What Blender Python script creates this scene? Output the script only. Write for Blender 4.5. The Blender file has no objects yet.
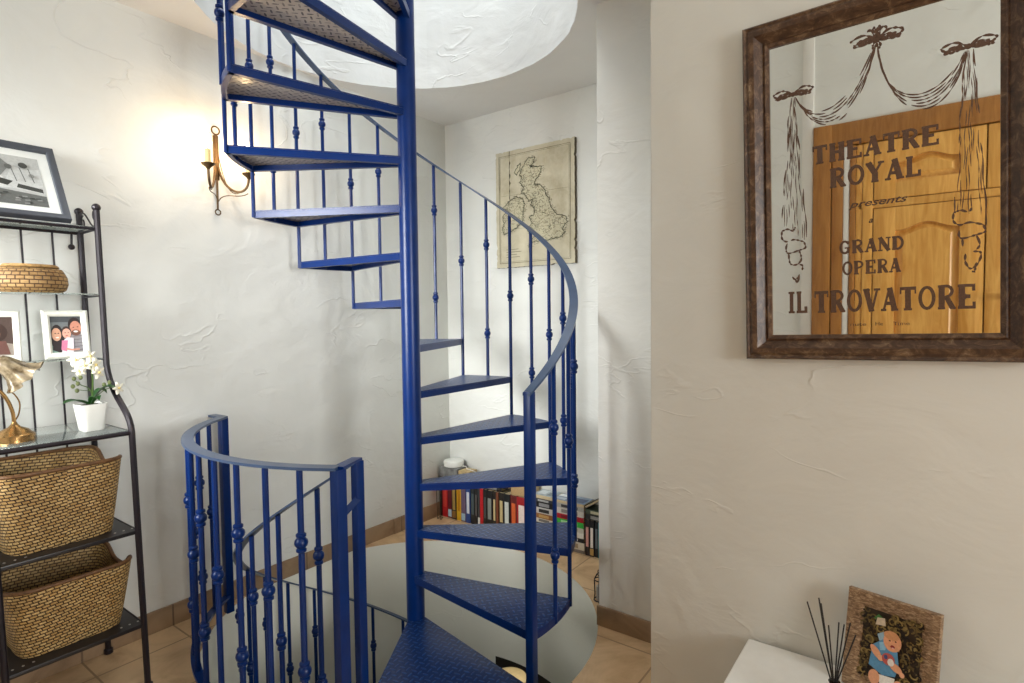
import bpy, bmesh, math, random
from mathutils import Vector, Matrix
random.seed(7)
PI = math.pi
def R(d): return math.radians(d)
S = bpy.context.scene
COL = S.collection

# ------------------------------------------------------------------ camera
cam_d = bpy.data.cameras.new('camera'); cam = bpy.data.objects.new('camera', cam_d); COL.objects.link(cam)
PIT, ROL, YAW = 0.0440, -0.0112, 0.6361
CAMLOC = Vector((1.819, -1.726, 1.3205))
fw = Vector((-math.sin(YAW)*math.cos(PIT), math.cos(YAW)*math.cos(PIT), -math.sin(PIT)))
rt = Vector((math.cos(YAW), math.sin(YAW), 0)); up = rt.cross(fw)
r2 = rt*math.cos(ROL) + up*math.sin(ROL); u2 = -rt*math.sin(ROL) + up*math.cos(ROL)
M = Matrix.Identity(4)
for i in range(3):
    M[i][0] = r2[i]; M[i][1] = u2[i]; M[i][2] = -fw[i]; M[i][3] = CAMLOC[i]
cam.matrix_world = M
cam_d.sensor_width = 36; cam_d.lens = 571.14/1024*36; cam_d.clip_start = 0.02
S.camera = cam

# ------------------------------------------------------------------ world, daylight, added fill lights, exposure
w = bpy.data.worlds.new('sky'); S.world = w; w.use_nodes = True
bg = w.node_tree.nodes['Background']; bg.inputs[0].default_value = (0.86, 0.93, 1.0, 1); bg.inputs[1].default_value = 1.0
S.view_settings.view_transform = 'Standard'; S.view_settings.look = 'None'
S.view_settings.gamma = 1; S.view_settings.use_curve_mapping = False
S.view_settings.exposure = 0.18
S.cycles.use_denoising = True
S.cycles.max_bounces = 10; S.cycles.diffuse_bounces = 6
S.cycles.sample_clamp_indirect = 6

def area(name, loc, target, sx, sy, power, color, spread=180):
    d = bpy.data.lights.new(name, 'AREA'); d.shape = 'RECTANGLE'; d.size = sx; d.size_y = sy
    d.energy = power; d.color = color; d.spread = math.radians(spread)
    o = bpy.data.objects.new(name, d); COL.objects.link(o); o.location = loc
    o.rotation_euler = (Vector(target)-Vector(loc)).to_track_quat('-Z', 'Y').to_euler()
    return o
area('daylight_skylight', (-0.03, -0.04, 5.1), (-0.03, -0.04, 0), 1.5, 1.5, 68, (0.96, 0.99, 1.0))
area('fill_side', (4.68, -1.35, 1.6), (-0.8, -0.75, 2.0), 1.15, 1.3, 48, (0.985, 1.0, 0.985), 130)  # added fill for the left wall, set in an unseen window opening
area('fill_rear', (-0.33, -2.14, 1.6), (-0.4, 1.1, 0.95), 0.8, 1.2, 17, (0.985, 1.0, 0.985), 66)  # added fill for the alcove and shaft, from out of view
area('fill_downstairs', (-0.9, 2.0, -1.0), (-1.5, 2.7, -2.3), 0.3, 0.3, 2.6, (1.0, 0.88, 0.7), 70)  # added fill so the stool below shows; no fixture stands there

# ------------------------------------------------------------------ helpers
def lin(c):
    return tuple(((x/12.92) if x <= 0.04045 else ((x+0.055)/1.055)**2.4) for x in c)
def rgb(r, g, b): return lin((r/255, g/255, b/255)) + (1,)

class NT:
    def __init__(s, name):
        s.m = bpy.data.materials.new(name); s.m.use_nodes = True; s.t = s.m.node_tree
        s.b = s.t.nodes['Principled BSDF']
    def n(s, typ, **kw):
        nd = s.t.nodes.new(typ)
        for k, v in kw.items(): setattr(nd, k, v)
        return nd
    def l(s, a, b): s.t.links.new(a, b)
    def val(s, nd, **kw):
        for k, v in kw.items(): nd.inputs[k.replace('_', ' ')].default_value = v
        return nd
    def coord(s, which='Object', scale=(1,1,1), rot=(0,0,0)):
        tc = s.n('ShaderNodeTexCoord'); mp = s.n('ShaderNodeMapping'); s.l(tc.outputs[which], mp.inputs[0])
        mp.inputs['Scale'].default_value = scale; mp.inputs['Rotation'].default_value = rot
        return mp.outputs[0]
    def noise(s, vec, scale, detail=4, rough=.55, dist=0):
        nd = s.n('ShaderNodeTexNoise'); s.l(vec, nd.inputs['Vector'])
        nd.inputs['Scale'].default_value = scale; nd.inputs['Detail'].default_value = detail
        nd.inputs['Roughness'].default_value = rough; nd.inputs['Distortion'].default_value = dist
        return nd.outputs['Fac']
    def ramp(s, fac, stops):
        nd = s.n('ShaderNodeValToRGB'); s.l(fac, nd.inputs[0]); e = nd.color_ramp.elements
        while len(e) < len(stops): e.new(0.5)
        for i, (p, c) in enumerate(stops): e[i].position = p; e[i].color = c
        return nd.outputs[0]
    def math(s, op, a, b=None):
        nd = s.n('ShaderNodeMath', operation=op)
        for i, v in enumerate((a, b)):
            if v is None: continue
            if isinstance(v, (int, float)): nd.inputs[i].default_value = v
            else: s.l(v, nd.inputs[i])
        return nd.outputs[0]
    def bump(s, h, strength, dist, prev=None):
        nd = s.n('ShaderNodeBump'); s.l(h, nd.inputs['Height'])
        nd.inputs['Strength'].default_value = strength; nd.inputs['Distance'].default_value = dist
        if prev is not None: s.l(prev, nd.inputs['Normal'])
        return nd.outputs[0]
    def col(s, o): s.l(o, s.b.inputs['Base Color'])
    def nor(s, o): s.l(o, s.b.inputs['Normal'])
    def set(s, color=None, rough=.5, metal=0, **kw):
        if color: s.b.inputs['Base Color'].default_value = color
        s.b.inputs['Roughness'].default_value = rough; s.b.inputs['Metallic'].default_value = metal
        for k, v in kw.items(): s.b.inputs[k.replace('_', ' ')].default_value = v
        return s

def plain(name, c, rough=.5, metal=0, var=0.06, scale=30, bump=0.0, **kw):
    """paint or plastic with a faint mottling, so that no surface is dead flat"""
    a = NT(name); a.set(rgb(*c), rough, metal, **kw)
    v = a.coord()
    f = a.noise(v, scale, 3)
    c0 = tuple(max(0, x*(1-var)) for x in rgb(*c)[:3])+(1,); c1 = tuple(min(1, x*(1+var)) for x in rgb(*c)[:3])+(1,)
    a.col(a.ramp(f, [(.3, c0), (.7, c1)]))
    if bump: a.nor(a.bump(f, bump, .002))
    return a.m

def plaster(name, c, strength=.5):
    a = NT(name); a.set(rgb(*c), .75)
    v = a.coord()
    big = a.noise(v, 1.6, 3, .5, .6)
    mid = a.noise(a.coord(scale=(1, 1, 1.5), rot=(.3, .2, .5)), 4.2, 5, .5, .5)
    fine = a.noise(v, 34, 3, .5)
    # trowel ridges: thin lines where a distorted noise crosses its mid value, only here and there
    rn = a.noise(a.coord(scale=(1, 1, 2.2), rot=(.2, .5, .3)), 2.3, 4, .45, .5)
    rid = a.math('SUBTRACT', 1.0, a.math('MULTIPLY', a.math('ABSOLUTE', a.math('SUBTRACT', rn, .5)), 80))
    rid = a.math('MAXIMUM', rid, 0.0)
    mask = a.ramp(a.noise(v, 3.1, 2), [(.48, (0, 0, 0, 1)), (.60, (1, 1, 1, 1))])
    rid = a.math('MULTIPLY', rid, mask)
    n1 = a.bump(big, .5*strength, .08)
    n2 = a.bump(mid, .8*strength, .02, n1)
    n3 = a.bump(rid, min(1, 1.2*strength), .0032, n2)
    n4 = a.bump(fine, .25*strength, .002, n3)
    a.nor(n4)
    d = tuple(x*.965 for x in rgb(*c)[:3])+(1,)
    a.col(a.ramp(mid, [(.3, d), (.7, rgb(*c))]))
    return a.m

def tile(name, c0, c1, size=.33, grout=(120, 100, 80)):
    a = NT(name); a.set(rgb(*c0), .38)
    v = a.coord(rot=(0, 0, 0))
    f = a.noise(v, 4.5, 6, .62, 1.5)
    col = a.ramp(f, [(.28, rgb(*c0)), (.55, rgb(*c1)), (.75, tuple(min(1, x*1.12) for x in rgb(*c1)[:3])+(1,))])
    br = a.n('ShaderNodeTexBrick', offset=0.0); a.l(v, br.inputs['Vector'])
    a.val(br, Scale=1.0, Brick_Width=size, Row_Height=size, Mortar_Size=.004, Mortar_Smooth=.2)
    mx = a.n('ShaderNodeMix', data_type='RGBA'); a.l(br.outputs['Fac'], mx.inputs[0]); a.l(col, mx.inputs[6])
    mx.inputs[7].default_value = rgb(*grout); a.col(mx.outputs[2])
    a.nor(a.bump(a.math('SUBTRACT', 1.0, br.outputs['Fac']), .5, .003, a.bump(f, .15, .004)))
    return a.m

def treadplate(name, base, lug, rough):
    """blue painted chequer plate: raised lugs laid alternately across and along"""
    a = NT(name); a.set(rgb(*base), rough, 0, Specular_IOR_Level=.4)
    tc = a.n('ShaderNodeTexCoord'); mp = a.n('ShaderNodeMapping'); a.l(tc.outputs['UV'], mp.inputs[0])
    mp.inputs['Scale'].default_value = (1/.026, 1/.026, 1); mp.inputs['Rotation'].default_value = (0, 0, R(45))
    sp = a.n('ShaderNodeSeparateXYZ'); a.l(mp.outputs[0], sp.inputs[0])
    X, Y = sp.outputs[0], sp.outputs[1]
    fx = a.math('ABSOLUTE', a.math('SUBTRACT', a.math('FRACT', X), .5)); fy = a.math('ABSOLUTE', a.math('SUBTRACT', a.math('FRACT', Y), .5))
    par = a.math('MODULO', a.math('ABSOLUTE', a.math('ADD', a.math('FLOOR', X), a.math('FLOOR', Y))), 2.0)
    def ell(p, q):
        return a.math('ADD', a.math('POWER', a.math('DIVIDE', p, .52), 2.0), a.math('POWER', a.math('DIVIDE', q, .17), 2.0))
    e1, e2 = ell(fx, fy), ell(fy, fx)
    e = a.math('ADD', a.math('MULTIPLY', e1, par), a.math('MULTIPLY', e2, a.math('SUBTRACT', 1.0, par)))
    h = a.math('MAXIMUM', a.math('SUBTRACT', 1.0, e), 0.0)
    h = a.math('MINIMUM', a.math('MULTIPLY', h, 2.0), 1.0)
    wear = a.noise(a.coord(), 22, 4, .7)
    hc = a.math('MULTIPLY', h, a.ramp(wear, [(.35, (.3, .3, .3, 1)), (.65, (1, 1, 1, 1))]))
    a.col(a.ramp(hc, [(0, rgb(*base)), (1, rgb(*lug))]))
    a.nor(a.bump(h, 1.0, .0035))
    return a.m

def weave(name, c0, c1, dark, bw=.03, rh=.0125, rough=.6):
    a = NT(name); a.set(rgb(*c0), rough)
    tc = a.n('ShaderNodeTexCoord'); mp = a.n('ShaderNodeMapping'); a.l(tc.outputs['UV'], mp.inputs[0])
    br = a.n('ShaderNodeTexBrick', offset=.5); a.l(mp.outputs[0], br.inputs['Vector'])
    a.val(br, Scale=1.0, Brick_Width=bw, Row_Height=rh, Mortar_Size=.0019, Mortar_Smooth=.6, Bias=-.1)
    br.inputs['Color1'].default_value = rgb(*c0); br.inputs['Color2'].default_value = rgb(*c1); br.inputs['Mortar'].default_value = rgb(*dark)
    f = a.noise(a.coord(), 18, 3)
    mx = a.n('ShaderNodeMix', data_type='RGBA', blend_type='MULTIPLY'); mx.inputs[0].default_value = .7
    a.l(br.outputs['Color'], mx.inputs[6]); a.l(a.ramp(f, [(.3, (.55, .5, .42, 1)), (.65, (1, 1, 1, 1))]), mx.inputs[7])
    a.col(mx.outputs[2])
    a.nor(a.bump(a.math('SUBTRACT', 1.0, br.outputs['Fac']), 1.0, .006))
    return a.m

def wood(name, c0, c1, scale=6, rough=.4, axis=(6, 6, .6)):
    a = NT(name); a.set(rgb(*c0), rough)
    v = a.coord(scale=axis)
    f = a.noise(v, scale, 5, .6, 1.2)
    a.col(a.ramp(f, [(.3, rgb(*c0)), (.7, rgb(*c1))])); a.nor(a.bump(f, .12, .002))
    return a.m

# --- mesh builder
class MB:
    def __init__(s): s.bm = bmesh.new(); s.uv = s.bm.loops.layers.uv.new('UVMap'); s.mi = 0
    def face(s, vs, uvs=None):
        try: f = s.bm.faces.new(vs)
        except ValueError: return None
        f.material_index = s.mi; f.smooth = True
        if uvs:
            for l, q in zip(f.loops, uvs): l[s.uv].uv = q
        return f
    def v(s, co): return s.bm.verts.new(co)
    def box(s, a, b, m=None):
        x0, y0, z0 = a; x1, y1, z1 = b
        P = [Vector(q) for q in ((x0,y0,z0),(x1,y0,z0),(x1,y1,z0),(x0,y1,z0),(x0,y0,z1),(x1,y0,z1),(x1,y1,z1),(x0,y1,z1))]
        if m: P = [m @ q for q in P]
        V = [s.v(q) for q in P]
        for idx in ((0,3,2,1),(4,5,6,7),(0,1,5,4),(1,2,6,5),(2,3,7,6),(3,0,4,7)): s.face([V[i] for i in idx])
        return s
    def rbox(s, a, b, r=.004, m=None, seg=2):
        """box with rounded edges"""
        t = bmesh.new(); bmesh.ops.create_cube(t, size=1)
        c = (Vector(a)+Vector(b))/2; d = Vector(b)-Vector(a)
        for q in t.verts: q.co = Vector((q.co.x*d.x, q.co.y*d.y, q.co.z*d.z))+c
        bmesh.ops.bevel(t, geom=list(t.edges), offset=min(r, .45*min(abs(x) for x in d)), segments=seg, affect='EDGES', profile=.6)
        s.merge(t, m); return s
    def merge(s, t, m=None):
        mp = {}
        for q in t.verts: mp[q] = s.v((m @ q.co) if m else q.co)
        for f in t.faces: s.face([mp[q] for q in f.verts])
        t.free()
    def ring(s, rings, closed=True, cap=True, uvscale=None):
        """skin a list of vertex loops"""
        L = [[s.v(q) for q in r] for r in rings]
        n = len(L[0])
        for i in range(len(L)-1):
            for j in range(n if closed else n-1):
                k = (j+1) % n
                s.face([L[i][j], L[i][k], L[i+1][k], L[i+1][j]])
        if cap and closed:
            s.face(list(reversed(L[0]))); s.face(L[-1])
        return L
    def tube(s, pts, r, n=8, cap=True):
        pts = [Vector(q) for q in pts]; N = len(pts)
        rr = r if isinstance(r, (list, tuple)) else [r]*N
        T = [(pts[min(i+1, N-1)]-pts[max(i-1, 0)]).normalized() for i in range(N)]
        ref = Vector((0, 0, 1)) if abs(T[0].z) < .9 else Vector((1, 0, 0))
        nrm = T[0].cross(ref).normalized(); rings = []
        for i in range(N):
            if i:
                nrm = nrm - T[i]*nrm.dot(T[i])
                if nrm.length < 1e-6: nrm = T[i].orthogonal()
                nrm.normalize()
            bi = T[i].cross(nrm)
            rings.append([pts[i]+(nrm*math.cos(2*PI*j/n)+bi*math.sin(2*PI*j/n))*rr[i] for j in range(n)])
        s.ring(rings, cap=cap); return s
    def bar(s, pts, sides, w, t):
        """flat bar along pts; sides = width directions; w wide, t thick (up = z)"""
        rings = []
        for q, d in zip(pts, sides):
            q = Vector(q); d = Vector(d).normalized(); u = Vector((0, 0, 1))
            rings.append([q-d*w/2-u*t/2, q+d*w/2-u*t/2, q+d*w/2+u*t/2, q-d*w/2+u*t/2])
        s.ring(rings); return s
    def lathe(s, prof, loc=(0, 0, 0), n=16, m=None, cap=True):
        rings = []
        for r, z in prof:
            rings.append([((m @ Vector((r*math.cos(2*PI*j/n), r*math.sin(2*PI*j/n), z))) if m else
                           Vector((loc[0]+r*math.cos(2*PI*j/n), loc[1]+r*math.sin(2*PI*j/n), loc[2]+z))) for j in range(n)])
        s.ring(rings, cap=cap); return s
    def ball(s, c, r, n=10, sc=(1, 1, 1), m=None):
        prof = [(max(1e-4, math.sin(PI*i/n)), -math.cos(PI*i/n)) for i in range(n+1)]
        mm = Matrix.Translation(c) @ (m or Matrix.Identity(4)) @ Matrix.Diagonal((r*sc[0], r*sc[1], r*sc[2], 1))
        s.lathe(prof, n=max(8, n), m=mm); return s
    def prism(s, poly, z0, z1, m=None):
        a = [Vector((x, y, z0)) for x, y in poly]; b = [Vector((x, y, z1)) for x, y in poly]
        if m: a = [m @ q for q in a]; b = [m @ q for q in b]
        A = [s.v(q) for q in a]; B = [s.v(q) for q in b]; n = len(A)
        s.face(list(reversed(A))); s.face(B)
        for i in range(n): s.face([A[i], A[(i+1) % n], B[(i+1) % n], B[i]])
        return s
    def build(s, name, mats, parent=None, sharp=35, loc=None):
        bmesh.ops.recalc_face_normals(s.bm, faces=list(s.bm.faces))
        me = bpy.data.meshes.new(name); s.bm.to_mesh(me); s.bm.free()
        for m in (mats if isinstance(mats, (list, tuple)) else [mats]): me.materials.append(m)
        me.set_sharp_from_angle(angle=R(sharp))
        o = bpy.data.objects.new(name, me); COL.objects.link(o)
        if parent: o.parent = parent
        if loc: o.location = loc
        return o

def tag(o, label, cat, group=None, kind=None):
    o['label'] = label; o['category'] = cat
    if group: o['group'] = group
    if kind: o['kind'] = kind
    return o
def thing(name, label, cat, loc=(0, 0, 0), group=None, rot=None):
    o = bpy.data.objects.new(name, None); COL.objects.link(o); o.location = loc; o.empty_display_size = .05
    if rot: o.rotation_euler = rot
    return tag(o, label, cat, group)
def struct(o, label=None):
    o['kind'] = 'structure'
    if label: o['label'] = label
    return o
def bez(p0, p1, p2, p3, n=12):
    P = [Vector(q) for q in (p0, p1, p2, p3)]
    return [P[0]*(1-t)**3+P[1]*3*t*(1-t)**2+P[2]*3*t*t*(1-t)+P[3]*t**3 for t in [i/n for i in range(n+1)]]
def spline(pts, k=6):
    """Catmull-Rom through points"""
    P = [Vector(q) for q in pts]; P = [P[0]*2-P[1]]+P+[P[-1]*2-P[-2]]; out = []
    for i in range(1, len(P)-2):
        for j in range(k):
            t = j/k
            out.append(.5*((2*P[i])+(P[i+1]-P[i-1])*t+(2*P[i-1]-5*P[i]+4*P[i+1]-P[i+2])*t*t+(3*P[i]-P[i-1]-3*P[i+1]+P[i+2])*t**3))
    out.append(P[-2]); return out

# ------------------------------------------------------------------ materials
M_wall = plaster('white_plaster', (229, 230, 225), .52)
M_wall_warm = plaster('warm_white_plaster', (221, 221, 214), .34)
M_ceil = plaster('ceiling_plaster', (238, 237, 234), .3)
M_well = plaster('well_plaster', (212, 213, 211), .6)
M_shaft = plaster('shaft_plaster', (242, 241, 228), .25)
M_floor = tile('beige_floor_tile', (176, 140, 102), (208, 175, 134), .33, (158, 128, 96))
M_skirt = tile('brown_skirting_tile', (128, 104, 80), (156, 130, 102), 0.33, (110, 90, 72))
M_blue = plain('blue_gloss_paint', (0, 38, 98), .3, var=.12, scale=14, Specular_IOR_Level=.32)
M_tread = treadplate('blue_chequer_plate', (2, 36, 90), (36, 84, 144), .3)
M_under = treadplate('plate_underside_painted_sheen', (205, 195, 186), (4, 10, 40), .3)  # pale base paints in light reflected by the glossy blue underside
M_rail = plain('blue_handrail_grey_sheen', (60, 78, 108), .3, var=.1, scale=14)  # greyed base paints in the reflection on the blue gloss rail
M_black = plain('black_metal', (34, 28, 34), .4, .3)
M_blackboard = plain('black_shelf_board', (30, 26, 27), .35)
M_white = plain('white_lacquer', (232, 230, 224), .4, var=.02)

# ------------------------------------------------------------------ room shell
XL, YB, ZC, YP, XP, YM, XM = -0.8186, 1.12, 2.588, 0.411, 0.686, 0.0, 1.092
XR, YR, YW = 4.6, -2.0, -2.62
HC, HR = (-0.04, 0.0), 0.83          # hole in the floor
CC, CR = (-0.03, -0.04), 0.772       # hole in the ceiling

def plate_with_hole(mb, z, c, r, x0, x1, y0, y1, wob=0):
    angs = sorted(set([2*PI*i/96 for i in range(96)]+[math.atan2(y-c[1], x-c[0]) % (2*PI) for x in (x0, x1) for y in (y0, y1)]))
    inn, out = [], []
    for a in angs:
        ca, sa = math.cos(a), math.sin(a)
        rr = r+wob*(math.sin(a*17)+math.sin(a*29+1)+math.sin(a*43+2))/3
        px, py = c[0]+rr*ca, c[1]+rr*sa
        inn.append((max(px, x0), py))
        t = min([((x1 if ca > 0 else x0)-c[0])/ca if abs(ca) > 1e-9 else 9e9, ((y1 if sa > 0 else y0)-c[1])/sa if abs(sa) > 1e-9 else 9e9])
        out.append((c[0]+t*ca, c[1]+t*sa))
    I = [mb.v((x, y, z)) for x, y in inn]; O = [mb.v((x, y, z)) for x, y in out]
    n = len(angs)
    for i in range(n):
        k = (i+1) % n
        if inn[i][0] <= x0+1e-6 and inn[k][0] <= x0+1e-6: continue
        mb.face([I[i], I[k], O[k], O[i]])
    return inn, I

b = MB(); inn, I = plate_with_hole(b, 0, HC, HR, XL, XR, YW, YB); floor = struct(b.build('floor', M_floor))
# the white shaft below the floor opening, with a doorway to the dark room downstairs
b = MB(); Z_ = (0.0, -.02, -.3, -.655, -2.65); rings = [[b.v((x, y, z)) for x, y in inn] for z in Z_]
def in_door(q): return 40 < math.degrees(math.atan2(q[1], q[0])) < 107
for k in range(len(Z_)-1):
    for i in range(len(inn)):
        j = (i+1) % len(inn)
        if k == 3 and in_door(inn[i]) and in_door(inn[j]): continue
        b.face([rings[k][i], rings[k][j], rings[k+1][j], rings[k+1][i]])
struct(b.build('wall_stairwell', M_shaft))
b = MB(); plate_with_hole(b, -.65, HC, HR, -2.6, XR, YW, 4.0); struct(b.build('ceiling_lower', M_ceil))
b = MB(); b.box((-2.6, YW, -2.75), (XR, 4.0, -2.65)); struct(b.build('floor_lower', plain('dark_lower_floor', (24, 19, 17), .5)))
b = MB()
for a_, c_ in (((-2.7, YW, -2.65), (-2.6, 4, -.65)), ((XR, YW, -2.65), (XR+.1, 4, -.65)), ((-2.6, 4, -2.65), (XR, 4.1, -.65)), ((-2.6, YW-.1, -2.65), (XR, YW, -.65))): b.box(a_, c_)
struct(b.build('wall_lower', M_wall))

XS, YS, ZH = 1.12, -1.05, 3.1        # the main room beyond XS and YS is taller
b = MB(); cin, _ = plate_with_hole(b, ZC, CC, CR, XL, XS, YS, YB, .004); b.box((XS-.02, YS, ZC), (XS, YM+.02, ZH)); b.box((XL, YS, ZC), (XS, YS+.02, ZH)); struct(b.build('ceiling', M_ceil))
b = MB(); b.box((XL-.12, YW-.1, ZH), (XR+.12, YS+.02, ZH+.1)); b.box((XS-.02, YS+.02, ZH), (XR+.12, YM+.1, ZH+.1)); struct(b.build('ceiling_main', M_ceil))
b = MB(); rings = []
for z in [ZC, ZC+.02]+[ZC+.3*i for i in range(1, 9)]: rings.append([Vector((x, y, z)) for x, y in cin])
b.ring(rings, cap=False); struct(b.build('wall_skylight_well', M_well))

def wall(name, a, c, mat):
    b = MB(); b.rbox(a, c, .008); return struct(b.build(name, mat))
wall('wall_left', (XL-.12, YW, -.0), (XL, YB+.1, ZH), M_wall)
wall('wall_back', (XL-.02, YB, -.0), (XM+.2, YB+.12, ZC+.05), M_wall)
wall('wall_pier', (XP, YP, -.0), (XM+.3, YB+.02, ZC+.05), M_wall)
wall('wall_front', (XM, YM, -.0), (XR+.1, YP+.02, ZH+.05), M_wall_warm)
# right wall with a window opening (out of the frame, added for the side fill light)
b = MB()
wy0, wy1, wz0, wz1 = -1.93, -.77, 1.0, 2.3
b.box((XR, YW, 0), (XR+.12, wy0, ZH)).box((XR, wy1, 0), (XR+.12, YM, ZH)).box((XR, wy0, 0), (XR+.12, wy1, wz0)).box((XR, wy0, wz1), (XR+.12, wy1, ZH))
struct(b.build('wall_right', M_wall))
# rear wall with a second added window, unseen, left of the wardrobe
rx0, rx1 = -.75, .1
b = MB()
b.box((XL, YR-.12, 0), (rx0, YR, ZH)).box((rx1, YR-.12, 0), (1.19, YR, ZH)).box((rx0, YR-.12, 0), (rx1, YR, 1.05)).box((rx0, YR-.12, 2.25), (rx1, YR, ZH))
b.box((1.19, YR-.06, 2.375), (XR, YR, ZH)).box((1.15, YW-.05, 0), (1.248, YR-.1, ZH)).box((1.2, YW-.1, 0), (XR, YW, ZH))
struct(b.build('wall_rear', M_wall))
b = MB(); b.rbox((1.19, YR-.1, 0), (1.248, YR+.01, ZH), .004); struct(b.build('trim_1', M_white))
for nm, A, B_ in (('added_window_1', 'x', None), ('added_window_2', 'y', None)):  # unseen window frames added around the two fill lights
    b = MB()
    if A == 'x':
        q = XR+.02
        b.box((q, wy0, wz0), (q+.05, wy0+.05, wz1)).box((q, wy1-.05, wz0), (q+.05, wy1, wz1)).box((q, wy0, wz0), (q+.05, wy1, wz0+.05)).box((q, wy0, wz1-.05), (q+.05, wy1, wz1))
    else:
        q = YR-.08
        b.box((rx0, q, 1.05), (rx0+.05, q+.04, 2.25)).box((rx1-.05, q, 1.05), (rx1, q+.04, 2.25)).box((rx0, q, 1.05), (rx1, q+.04, 1.1)).box((rx0, q, 2.2), (rx1, q+.04, 2.25))
    struct(b.build(nm, M_white))
# skirting
def skirt(name, a, c):
    b = MB(); b.rbox(a, c, .003); return struct(b.build(name, M_skirt))
skirt('baseboard_left', (XL, .6, 0), (XL+.012, YB, .092))
skirt('baseboard_back', (XL, YB-.012, 0), (XP, YB, .092))
skirt('baseboard_pier', (XP-.004, YP-.012, 0), (XM+.05, YP, .085))
skirt('baseboard_front', (XM+.0, YM-.012, 0), (XR, YM, .085))
b = MB()
b.rbox((XL, YR, 0), (XL+.012, -.30, .092), .003)
b.rbox((XL, -.30, 0), (XL+.006, .62, .092), .002)
struct(b.build('baseboard_left_near', M_skirt))

# ------------------------------------------------------------------ spiral staircase
RISE, DE, PH = .2, 24.3, -8.66
RT, RRAIL = .704, .702
def A(k): return PH+(k-1)*DE              # angle shared by tread k and k+1
def pol(r, a, z): return Vector((r*math.cos(R(a)), r*math.sin(R(a)), z))
stair = thing('spiral_staircase', 'blue metal spiral staircase winding round a central pole', 'staircase', (0, 0, -2.6))
def st(mb, name, mats, sharp=35):
    o = mb.build(name, mats, stair, sharp); o.matrix_parent_inverse = Matrix.Translation((0, 0, 2.6)); return o
b = MB()
b.lathe([(.0395, -2.6), (.0395, 4.2)], n=24)
st(b, 'pole', M_blue)
def tread(k, a0, a1, z):
    b = MB()
    n = max(6, int((a1-a0)/4))
    ins0, ins1 = a0-42, a1+42
    def outline(inset, off=0):
        pts = []
        for i in range(n+1):
            a = a0+(a1-a0)*i/n
            pts.append(pol(RT-inset, a, 0))
        p1 = pol(.0385, ins1, 0); p0 = pol(.0385, ins0, 0)
        return [(q.x, q.y) for q in pts], (p1.x, p1.y), (p0.x, p0.y)
    arc, p1, p0 = outline(0)
    mid = [(pol(.0385, ins1+(ins0-ins1)*t, 0).x, pol(.0385, ins1+(ins0-ins1)*t, 0).y) for t in (.0, .33, .67, 1.0)]
    poly = arc+mid
    # plate with uv in tread space
    ca, sa = math.cos(R(-(a0+a1)/2)), math.sin(R(-(a0+a1)/2))
    def uv(x, y): return (x*ca-y*sa, x*sa+y*ca)
    T = [b.v((x, y, z)) for x, y in poly]; B = [b.v((x, y, z-.004)) for x, y in poly]
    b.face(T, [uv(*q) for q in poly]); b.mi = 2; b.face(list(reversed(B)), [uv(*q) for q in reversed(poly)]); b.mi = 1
    m = len(T)
    for i in range(m): b.face([T[i], B[i], B[(i+1) % m], T[(i+1) % m]])
    # angle-iron rim below the plate along both straight edges and the outer arc
    b.mi = 1
    H = .028
    def flange(p, q, th=.005):
        p, q = Vector((p[0], p[1], 0)), Vector((q[0], q[1], 0)); d = (q-p).normalized(); nrm = Vector((-d.y, d.x, 0))
        c = Vector((arc[n//2][0], arc[n//2][1], 0))*.5
        if nrm.dot(c-p) < 0: nrm = -nrm
        V = []
        for zz in (z-.0045, z-H):
            for s_ in (p, q, q+nrm*th, p+nrm*th): V.append(b.v((s_.x, s_.y, zz)))
        for idx in ((0,1,2,3),(7,6,5,4),(0,4,5,1),(1,5,6,2),(2,6,7,3),(3,7,4,0)): b.face([V[i] for i in idx])
        # lower lip turned inward
        V = []
        for zz in (z-H, z-H-.004):
            for s_ in (p, q, q+nrm*.02, p+nrm*.02): V.append(b.v((s_.x, s_.y, zz)))
        for idx in ((0,1,2,3),(7,6,5,4),(0,4,5,1),(1,5,6,2),(2,6,7,3),(3,7,4,0)): b.face([V[i] for i in idx])
    flange(arc[0], mid[3]); flange(arc[-1], mid[0])
    for i in range(n): flange(arc[i], arc[i+1])
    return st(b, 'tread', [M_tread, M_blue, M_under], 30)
TOPK = 16
tread(1, -60, A(1), 0)['label'] = 'wide wedge landing at floor level'
for k in range(2, TOPK+1): tread(k, A(k-1), A(k), (k-1)*RISE)
for j in range(1, 6): tread(1-j, -60-DE*j, -60-DE*(j-1), -RISE*j)

KN = [(.0085, -.030), (.0135, -.026), (.0135, -.019), (.0100, -.016), (.0165, -.008), (.0180, 0), (.0165, .008), (.0100, .016), (.0135, .019), (.0135, .026), (.0085, .030)]
def baluster(mb, x, y, z0, z1, r, knots):
    mb.tube([(x, y, z0), (x, y, z1)], r, 8)
    for q in knots: mb.lathe([(a_*r/.0085, h) for a_, h in KN], (x, y, q), 12)
def zr(a): return 1.06+.0082*(a+8.66)
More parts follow.
